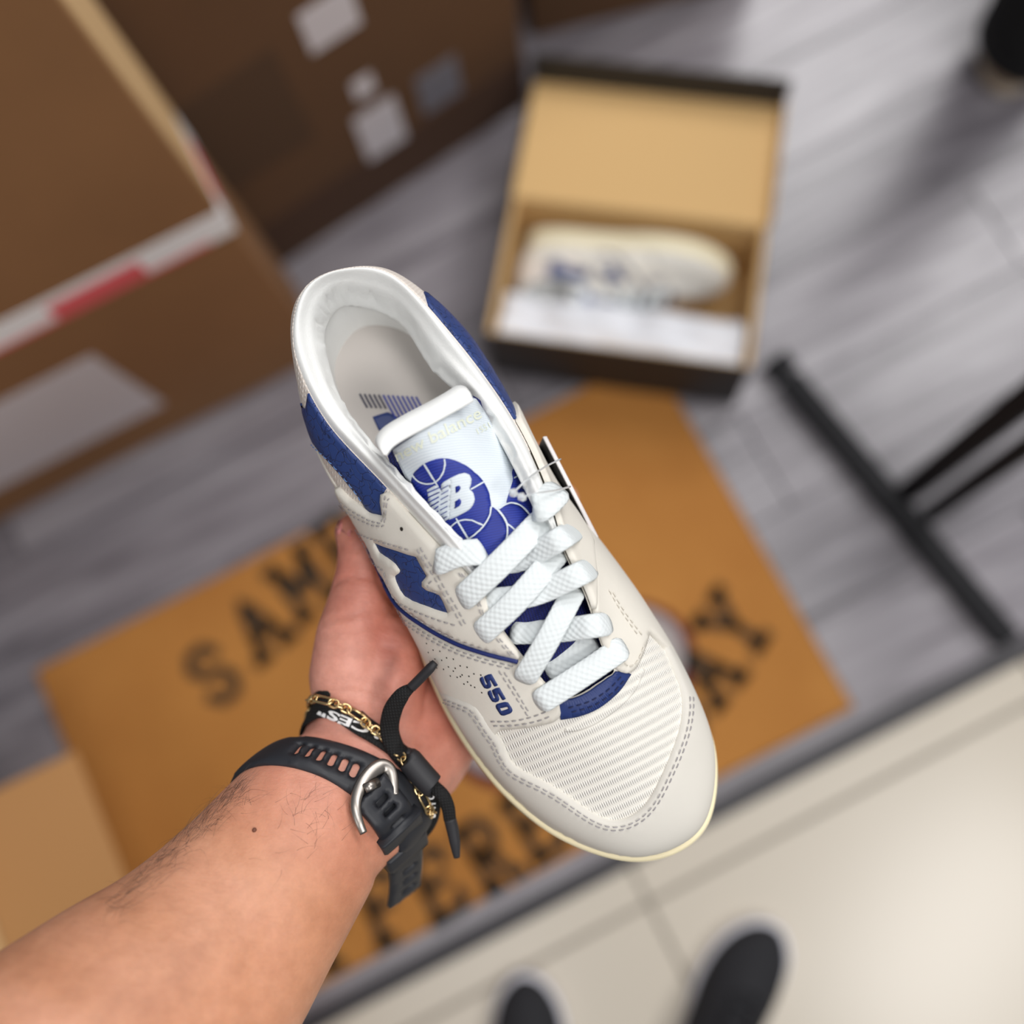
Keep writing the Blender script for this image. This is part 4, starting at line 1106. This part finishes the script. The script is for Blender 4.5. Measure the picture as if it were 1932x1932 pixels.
for k, (x, y, L_) in enumerate(((815, 1503, 'O'), (817, 1520, 'H'), (817, 1537, 'S'))):
    V, Fc = text_mesh(L_, 0, .03); pts = [cpw(x - 8 + v_[1] * 18, y + 6 - v_[0] * 16, d1 - .0035 + .0015 * k) for v_ in V]
    mesh_obj('printed_lettering', pts, Fc, m_wprint, wb, False)
tag(wb, 'black braided lace wristband with white lettering and loose ends', 'wristband')

# gold figaro chain
gb = empty('gold_bracelet')
CH = zf(560, 1280, 5.682)([(130, 250), (250, 180), (400, 215), (560, 295), (700, 400), (830, 530), (930, 680), (1010, 780), (1090, 880), (1170, 1010), (1240, 1170), (1310, 1310), (1380, 1450)])
cps = []
for x, y in resample(catmull(CH, 6), 6):
    p, n_ = armhit(x, y)
    if p is None: continue
    cps.append(p + n_ * (.0042 if 590 < x < 735 else (.0042 if y > 1425 else .0016)))
cps = np.array(cps)
c_, n_ = fit_plane(cps); ctr = axis_cross(c_, n_); ringP, ringD = ring_hits(ctr, n_, 160, cps[0] - ctr); ringP = ringP + ringD * .0012
ia = int(np.argmin(np.linalg.norm(ringP - cps[-1], axis=1))); ib = int(np.argmin(np.linalg.norm(ringP - cps[0], axis=1)))
w1 = [ringP[k % 160] for k in range(ia + 2, ib + (160 if ib < ia else 0) - 1)]; w2 = [ringP[k % 160] for k in range(ia - 2, ib - (160 if ib > ia else 0) + 1, -1)]
dep = lambda W_: np.mean([(RW.T @ (p - CAM))[2] for p in W_]) if W_ else -1
back = w1 if dep(w1) > dep(w2) else w2
path = resample(smooth_ring(np.vstack([cps, np.array(back)]), 2), .0005, True)
def link_mesh(ln, wd, r):
    P = []
    for k in range(20):
        a = 2 * math.pi * k / 20; cx = (ln - wd) / 2 * (1 if math.cos(a) > 0 else -1) if abs(math.cos(a)) > .1 else 0
        P.append((cx + wd / 2 * math.cos(a), wd / 2 * math.sin(a), 0))
    o = tube('chain_link', P, r, m_gold, gb, 7, closed=True, ups=[(0, 0, 1)] * 20); return o
small = link_mesh(.0046, .0036, .00058); big = link_mesh(.0098, .0040, .00062)
pos = 0; k = 0; first = {}
while pos < len(path) - 12:
    isbig = k % 4 == 3; ln = .0080 if isbig else .0033; step = int(ln / .0005); mid = min(pos + step // 2, len(path) - 1)
    p = path[mid]; t = unit(path[(mid + 3) % len(path)] - path[mid - 3]); rad_ = unit(p - ctr - n_ * (p - ctr).dot(n_)); s = unit(np.cross(t, rad_)); nn_ = np.cross(s, t)
    tw = .5 if k % 2 else -.5
    if isbig: tw = .1
    s2 = s * math.cos(tw) + nn_ * math.sin(tw); n2 = np.cross(t, s2)
    src = big if isbig else small
    if src.name not in first: o = src; first[src.name] = 1
    else:
        o = src.copy(); col.objects.link(o)
    mm = Matrix.Identity(4)
    for i in range(3): mm[i][0] = t[i]; mm[i][1] = s2[i]; mm[i][2] = n2[i]; mm[i][3] = p[i]
    o.parent = gb; o.matrix_world = mm
    pos += step; k += 1
tag(gb, 'thin gold figaro chain bracelet lying over the black wristband', 'bracelet')

# arm hair and mole
hv, hf = [], []
def hair(x, y, dx, dy, ln):
    p, n_ = armhit(x, y)
    if p is None: return
    d = RW @ np.array((dx, dy, 0)); d = unit(d - n_ * d.dot(n_)); c_ = np.cross(n_, d) * random.uniform(-.8, .8)
    P = [p + d * ln * t + n_ * ln * (.16 * t + .12 * math.sin(3 * t)) + c_ * ln * t * t for t in np.linspace(0, 1, 5)]
    k0 = len(hv)
    for i, q in enumerate(P):
        w_ = .000042 * (1 - .7 * i / 4); sd = unit(np.cross(d, CAM - q)) * w_
        hv.extend([q - sd, q + sd])
    for i in range(4): hf.append((k0 + 2 * i, k0 + 2 * i + 1, k0 + 2 * i + 3, k0 + 2 * i + 2))
def inarm(u, v):     # u along the arm from strap to frame edge, v from the hairy edge inwards
    a = np.array((443, 1476)) + (np.array((200, 1722)) - np.array((455, 1490))) * u
    return a + np.array((.62, .78)) * v
for _ in range(300):
    u = random.random() ** 1.3; v = abs(random.gauss(0, 20)) + 2; x, y = inarm(u, v); hair(x, y, random.gauss(.5, .45), random.gauss(-.35, .5), random.uniform(.006, .013))
for _ in range(45):
    x, y = 560 + random.gauss(0, 45), 1540 + random.gauss(0, 35); hair(x, y, random.gauss(.3, .6), random.gauss(-.4, .5), random.uniform(.005, .011))
ho = mesh_obj('arm_hair', hv, hf, mat('dark_hair', srgb(62, 44, 34), .6), None, False); ho['kind'] = 'stuff'
ho.parent = person; ho.matrix_parent_inverse = Matrix.Translation(-Vector(person.location))
p, n_ = armhit(480, 1566)
bmm = bmesh.new(); bmesh.ops.create_icosphere(bmm, subdivisions=2, radius=.0010, matrix=Matrix.Translation(Vector(p))); me = bpy.data.meshes.new('mole'); bmm.to_mesh(me); bmm.free(); me.materials.append(mat('mole_brown', srgb(110, 66, 48), .6))
mo = bpy.data.objects.new('mole', me); col.objects.link(mo); mo.parent = person; mo.matrix_parent_inverse = Matrix.Translation(-Vector(person.location))

nail_f = wframe(ARM_BVH)
nl_ = panel_px('thumbnail', [(632, 991), (636, 979), (642, 976), (646, 986), (643, 1003), (637, 1009)], nail_f, mat('nail_pink', srgb(216, 136, 132), .55), .0004, .0004, None, 6)
nl_.parent = person; nl_.matrix_parent_inverse = Matrix.Translation(-Vector(person.location))

# ------------------------------------------------------------------ background things
def fl(x, y, z=0.0):
    d = RW @ np.array(((x - 966) / F, (y - 966) / F, 1.0)); return CAM + d * ((z - CAM[2]) / d[2])
m_blk = mat('black_card_box', srgb(34, 34, 36), .55); m_kraft = mat('kraft_board', srgb(212, 174, 118), .8)
LX, LY, HZ, T_ = .350, .205, .135, .0016
_a, _b = fl(915, 640, HZ + .0145), fl(1390, 690, HZ + .0145); SBR = math.atan2(_b[1] - _a[1], _b[0] - _a[0]) - .03; SBX, SBY = float(_a[0]), float(_a[1])
sb = empty('shoebox', (SBX, SBY, .0145), SBR); sb.rotation_euler = (-.066, 0, SBR)
for nm, lo, hi in (('bottom', (0, 0, .001), (LX, LY, .003)), ('front_wall', (0, 0, .001), (LX, T_, HZ)), ('back_wall', (0, LY - T_, .001), (LX, LY, HZ)), ('left_wall', (0, T_, .001), (T_, LY - T_, HZ)), ('right_wall', (LX - T_, T_, .001), (LX, LY - T_, HZ))):
    box_obj(nm, lo, hi, m_blk, sb)
for nm, lo, hi in (('front_lining', (T_, T_, .003), (LX - T_, 2 * T_, HZ + .0006)), ('back_lining', (T_, LY - 2 * T_, .003), (LX - T_, LY - T_, HZ + .0006)), ('left_lining', (T_, 2 * T_, .003), (2 * T_ + .004, LY - 2 * T_, HZ + .0006)), ('right_lining', (LX - 2 * T_ - .004, 2 * T_, .003), (LX - T_, LY - 2 * T_, HZ + .0006)), ('bottom_lining', (2 * T_, 2 * T_, .003), (LX - 2 * T_, LY - 2 * T_, .0045))):
    box_obj(nm, lo, hi, m_kraft, sb)
lid = box_obj('lid', (-.002, 0, -.0015), (LX + .002, LY - .012, 0), m_blk, sb); lid.location = (0, LY, HZ); lid.rotation_euler = (-.03, 0, 0)
box_obj('lid_lining', (0, 0, 0), (LX, LY - .014, .0012), m_kraft, lid)
box_obj('lid_lip', (-.002, LY - .014, 0), (LX + .002, LY - .011, .052), m_blk, lid)
for x in (-.002, LX + .0005): box_obj('lid_side', (x, 0, 0), (x + .0015, LY - .014, .020), m_blk if x < 0 else m_kraft, lid)
tag(sb, 'open black shoebox with kraft lining and lid folded back', 'shoebox')
# crumpled tissue in the front of the box
tis = []; tff = []; nx, ny = 40, 18
for j in range(ny):
    for i in range(nx):
        x = .012 + (LX - .024) * i / (nx - 1); y = .008 + .088 * j / (ny - 1)
        z = .110 - .04 * max(0, (y - .062) / .03) ** 2 + .007 * math.sin(x * 41 + y * 60) * math.sin(y * 70 - x * 13) + .004 * math.sin(x * 97 + 2) * math.cos(y * 53) + .006 * (x / LX)
        tis.append((x, y, z))
for j in range(ny - 1):
    for i in range(nx - 1): tff.append((j * nx + i, j * nx + i + 1, (j + 1) * nx + i + 1, (j + 1) * nx + i))
tp_ = mesh_obj('tissue_paper', tis, tff, mat('white_tissue', srgb(226, 228, 234), .8))
tp_.location = (SBX, SBY, .0145); tp_.rotation_euler = (-.066, 0, SBR)
md = tp_.modifiers.new('s', 'SOLIDIFY'); md.thickness = .0008
tag(tp_, 'crumpled white tissue paper in the front of the shoebox', 'paper')

# the other shoe of the pair, lying on its side in the box
def copy_tree(o, parent):
    c = o.copy(); col.objects.link(c); c.parent = parent
    c.matrix_parent_inverse = o.matrix_parent_inverse.copy(); c.matrix_basis = o.matrix_basis.copy()
    for ch in list(o.children): copy_tree(ch, c)
    return c
s2 = empty('sneaker')
rz = SBR; ex = np.array((math.cos(rz), math.sin(rz), 0)); ey = np.array((-math.sin(rz), math.cos(rz), 0)); ez = np.array((0, 0, 1.0))
# mirrored: local -x up, y to the box's right end, z to the front, tilted a little
til = .06
zz = -ey * math.cos(til) + ez * math.sin(til); xx = -(ez * math.cos(til) + ey * math.sin(til))
pos = np.array((SBX, SBY, 0)) + ex * .164 + ey * .178 + ez * .090
mm = Matrix.Identity(4)
for i in range(3): mm[i][0] = -xx[i] * -1; mm[i][1] = ex[i]; mm[i][2] = zz[i]; mm[i][3] = pos[i]
for i in range(3): mm[i][0] = ez[i] * math.cos(til) + ey[i] * math.sin(til)
s2.matrix_world = mm
for ch in list(sneaker.children): copy_tree(ch, s2)
tag(s2, 'white sneaker lying on its side in the open shoebox, cream sole outwards', 'sneaker')

# door mat print: slab serif letters on two arcs and a pale badge between
STROKES = {'S': [[(.85, .78), (.7, .97), (.3, .97), (.13, .78), (.3, .57), (.7, .45), (.87, .24), (.7, .03), (.3, .03), (.13, .22)]], 'A': [[(.1, 0), (.5, 1), (.9, 0)], [(.27, .34), (.73, .34)], [(-.04, 0), (.26, 0)], [(.74, 0), (1.04, 0)]], 'M': [[(.08, 0), (.08, 1), (.5, .3), (.92, 1), (.92, 0)], [(-.06, 0), (.22, 0)], [(.78, 0), (1.06, 0)], [(-.06, 1), (.1, 1)], [(.9, 1), (1.06, 1)]], 'E': [[(.88, .2), (.88, 0), (.1, 0)], [(.2, 0), (.2, 1)], [(.1, 1), (.88, 1), (.88, .8)], [(.2, .52), (.65, .52)]], 'F': [[(.1, 0), (.4, 0)], [(.22, 0), (.22, 1)], [(.1, 1), (.88, 1), (.88, .8)], [(.22, .52), (.65, .52)]], 'R': [[(.1, 0), (.36, 0)], [(.22, 0), (.22, 1)], [(.1, 1), (.65, 1), (.85, .78), (.65, .52), (.22, .52)], [(.5, .52), (.8, 0), (.98, 0)]], 'D': [[(.1, 0), (.6, 0), (.88, .3), (.88, .7), (.6, 1), (.1, 1)], [(.24, 0), (.24, 1)]], 'I': [[(.5, 0), (.5, 1)], [(.25, 0), (.75, 0)], [(.25, 1), (.75, 1)]], 'N': [[(.12, 0), (.12, 1), (.88, 0), (.88, 1)], [(0, 0), (.26, 0)], [(.74, 1), (1, 1)]], 'T': [[(.5, 0), (.5, 1)], [(.08, .8), (.08, 1), (.92, 1), (.92, .8)], [(.32, 0), (.68, 0)]], 'Y': [[(.1, 1), (.5, .48), (.9, 1)], [(.5, .48), (.5, 0)], [(.3, 0), (.7, 0)], [(-.02, 1), (.26, 1)], [(.74, 1), (1.02, 1)]]}
def letter(ch, cx, cy, ang, hgt, wid):
    V, Fc = [], []; ca, sa = math.cos(ang), math.sin(ang)
    for st in STROKES[ch]:
        P = np.array(st, float) * (wid, hgt) - (wid / 2, hgt / 2); P = resample(P, .01); hw = hgt * .096; k0 = len(V); n = len(P)
        for i in range(n):
            t = P[min(i + 1, n - 1)] - P[max(i - 1, 0)]; t = t / np.linalg.norm(t); nr = np.array((-t[1], t[0])) * hw
            e = t * hw * (-1 if i == 0 else (1 if i == n - 1 else 0))
            for q in (P[i] + nr + e, P[i] - nr + e):
                for z in (.0138, .0150): V.append((cx + q[0] * ca - q[1] * sa, cy + q[0] * sa + q[1] * ca, z))
        for i in range(n - 1):
            a = k0 + 4 * i
            Fc += [(a + 1, a + 3, a + 7, a + 5), (a, a + 4, a + 6, a + 2), (a, a + 1, a + 5, a + 4), (a + 2, a + 6, a + 7, a + 3)]
    return mesh_obj('printed_letter', V, Fc, m_ink, mat_o, False)
mo_ = np.array((-.19, .094))
def put(ch, px, py, ang, hgt=.085, wid=.058):
    q = fl(px, py, .014)[:2] - mo_; letter(ch, q[0], q[1], ang, hgt, wid)
for ch, x, y, a in (('S', 402, 1272, .28), ('A', 487, 1180, .24), ('M', 570, 1100, .20), ('E', 648, 1030, .15)): put(ch, x, y, a)
for ch, x, y, a in (('D', 450, 1806, -.24), ('I', 540, 1788, -.16), ('F', 626, 1755, -.08), ('F', 722, 1710, .0), ('E', 824, 1668, .05), ('R', 920, 1610, .08), ('E', 1008, 1552, .12), ('N', 1100, 1488, .18), ('T', 1185, 1415, .24), ('D', 1275, 1345, .30), ('A', 1330, 1265, .40), ('Y', 1385, 1180, .50)): put(ch, x, y, a)
def badge(name, cx, cy, rx, ry, z0, z1, material):
    V = [(cx + rx * math.cos(a), cy + ry * math.sin(a), z) for z in (z0, z1) for a in np.linspace(0, 2 * math.pi, 49)[:-1]]
    return mesh_obj(name, V, [tuple(range(48, 96))] + [(k, (k + 1) % 48, 48 + (k + 1) % 48, 48 + k) for k in range(48)], material, mat_o, False)
bc = fl(1075, 1310, .014)[:2] - mo_
badge('printed_badge', bc[0], bc[1], .185, .112, .0138, .0146, mat('dark_red_mat_print', srgb(92, 24, 28), .95))
badge('printed_badge_centre', bc[0], bc[1] + .006, .172, .098, .0140, .0152, mat('grey_mat_print', srgb(168, 160, 158), .95))

# black metal floor stand at the right
st = empty('floor_stand', (.5, .02, 0))
m_bm = mat('black_powder_coat', srgb(20, 20, 24), .6, spec=0.25)
def bar(name, a, b, hw, parent):
    a, b = np.array(a, float) - (.5, .02, 0), np.array(b, float) - (.5, .02, 0); t = unit(b - a); up_ = np.array((0, 0, 1.0)) if abs(t[2]) < .9 else np.array((1.0, 0, 0)); s = unit(np.cross(t, up_)); u_ = np.cross(s, t)
    V = [p + s * i * hw + u_ * j * hw for p in (a, b) for i, j in ((-1, -1), (1, -1), (1, 1), (-1, 1))]
    o = mesh_obj(name, V, [(0, 1, 2, 3), (7, 6, 5, 4), (0, 4, 5, 1), (1, 5, 6, 2), (2, 6, 7, 3), (3, 7, 4, 0)], m_bm, parent, False); fix_normals(o)
    bv = o.modifiers.new('b', 'BEVEL'); bv.width = .003; bv.segments = 2; return o
bar('foot_bar', (.462, .25, .019), (.533, -.205, .019), .016, st)
up2 = fl(2200, 545, .55)
bar('upright', (.522, .03, .03), up2, .015, st)
bar('upright', (.530, -.01, .03), fl(2230, 640, .55), .012, st)
bar('end_cap', (.462, .255, .019), (.458, .285, .019), .0175, st)
tag(st, 'black metal bar stand standing on the grey planks at right', 'stand')

# the photographer's own shoes and a bystander's leg
def plain_shoe(name, toe, ang, label, mirror, sole_m, up_m, sc=1.0):
    r_ = empty(name); c, s = math.cos(ang), math.sin(ang)     # ang: heading of the toe
    mx = -1 if mirror else 1
    mm = Matrix(((s * mx * sc, c * sc, 0, toe[0] - c * .15 * sc), (-c * mx * sc, s * sc, 0, toe[1] - s * .15 * sc), (0, 0, sc, .0005), (0, 0, 0, 1)))
    r_.matrix_world = mm
    u_ = mesh_obj('upper', uv_verts, uv_faces, up_m, r_); fix_normals(u_)
    for src in ('midsole', 'outsole'):
        o = bpy.data.objects[src].copy(); o.data = o.data.copy(); o.data.materials.clear(); o.data.materials.append(sole_m); col.objects.link(o); o.parent = r_
    t_ = mesh_obj('tongue', tv, tf, up_m, r_); fix_normals(t_)
    o = bpy.data.objects['collar_lining'].copy(); o.data = o.data.copy(); o.data.materials.clear(); o.data.materials.append(up_m); col.objects.link(o); o.parent = r_
    o = bpy.data.objects['insole'].copy(); o.data = o.data.copy(); col.objects.link(o); o.parent = r_
    for i in range(4):
        a, b = W(.052 - .018 * i, -.020, .073 + .003 * i), W(.052 - .018 * i, .020, .073 + .003 * i)
        tube('lace_strand', catmull([a, (a + b) / 2 + np.array((0, 0, .006)), b], 5), .0035, up_m, r_, 8, flat=.4)
    tag(r_, label, 'shoe'); return r_
m_wsole = mat('white_sole', srgb(226, 226, 236), .6); m_bcan = mat('black_canvas', srgb(26, 26, 31), .8)
ra = fl(1458, 1742, .02); rb = fl(1365, 1932, .02); la = fl(1000, 1838, .02); lb = fl(985, 2040, .02)
sh1 = plain_shoe('shoe', ra[:2], math.atan2(ra[1] - rb[1], ra[0] - rb[0]), 'black shoe with white sole on the beige tiles, right one of two', True, m_wsole, m_bcan, .98)
sh2 = plain_shoe('shoe', la[:2], math.atan2(la[1] - lb[1], la[0] - lb[0]), 'black shoe with white sole, its toe at the dark floor threshold', False, m_wsole, m_bcan, .98)
by = empty('person', (1.04, .545, 0))
tag(by, 'bystander in black trousers and beige shoes at the upper right edge', 'person')
def leg(x, y):
    rings = []
    for z, r_, dx in ((.055, .062, 0), (.06, .072, 0), (.12, .074, .002), (.3, .078, .006), (.5, .086, .01), (.75, .098, .012), (.9, .105, .015)):
        rings.append(np.array([(x + dx + r_ * math.cos(a), y + dx * .6 + r_ * 1.05 * math.sin(a), z) for a in np.linspace(0, 2 * math.pi, 33)[:-1]]))
    ring_loft('trouser_leg', rings, mat('black_trousers', srgb(6, 6, 8), .9), by, True, True)
leg(-.035, -.02); leg(.19, .10)
for k, (x, y) in enumerate(((.955, .498), (1.18, .62))):
    ps = plain_shoe('shoe', (x, y), math.radians(208), ('beige shoe below the black trouser leg at the upper right edge', 'beige shoe of the bystander behind the first one')[k], k == 1, mat('pale_sole', srgb(206, 190, 170), .6), mat('beige_suede', srgb(178, 152, 128), .85))

# open carton at the lower left
cb = (.93, .10)
def cbox(nm, lo, hi, material=m_card3): return box_obj(nm, tuple(a + b for a, b in zip(lo, (0, 0, 0))), hi, material, c4, .001, 1)
X0, X1, Y0, Y1, Hc, tk = -.30, .235, -.30, .305, .275, .005
cbox('base', (X0, Y0, .001), (X1, Y1, .006)); cbox('right_wall', (X1 - tk, Y0, .006), (X1, Y1, Hc)); cbox('left_wall', (X0, Y0, .006), (X0 + tk, Y1, Hc)); cbox('back_wall', (X0 + tk, Y1 - tk, .006), (X1 - tk, Y1, Hc)); cbox('front_wall', (X0 + tk, Y0, .006), (X1 - tk, Y0 + tk, Hc))
f1 = box_obj('flap', (0, 0, 0), (.145, .60, .005), mat('tan_flap_board', srgb(178, 130, 80), .85), c4, .001, 1); f1.location = (X1 - .002, Y0, Hc - .002); f1.rotation_euler = (0, .10, 0)
f2 = box_obj('flap', (0, 0, 0), (.53, .13, .005), m_card3, c4, .001, 1); f2.location = (X0, Y1, Hc); f2.rotation_euler = (-.9, 0, 0)
f3 = box_obj('flap', (-.15, 0, 0), (0, .60, .005), m_cardedge, c4, .001, 1); f3.location = (X1 - .006, Y0, Hc); f3.rotation_euler = (0, .9, 0)
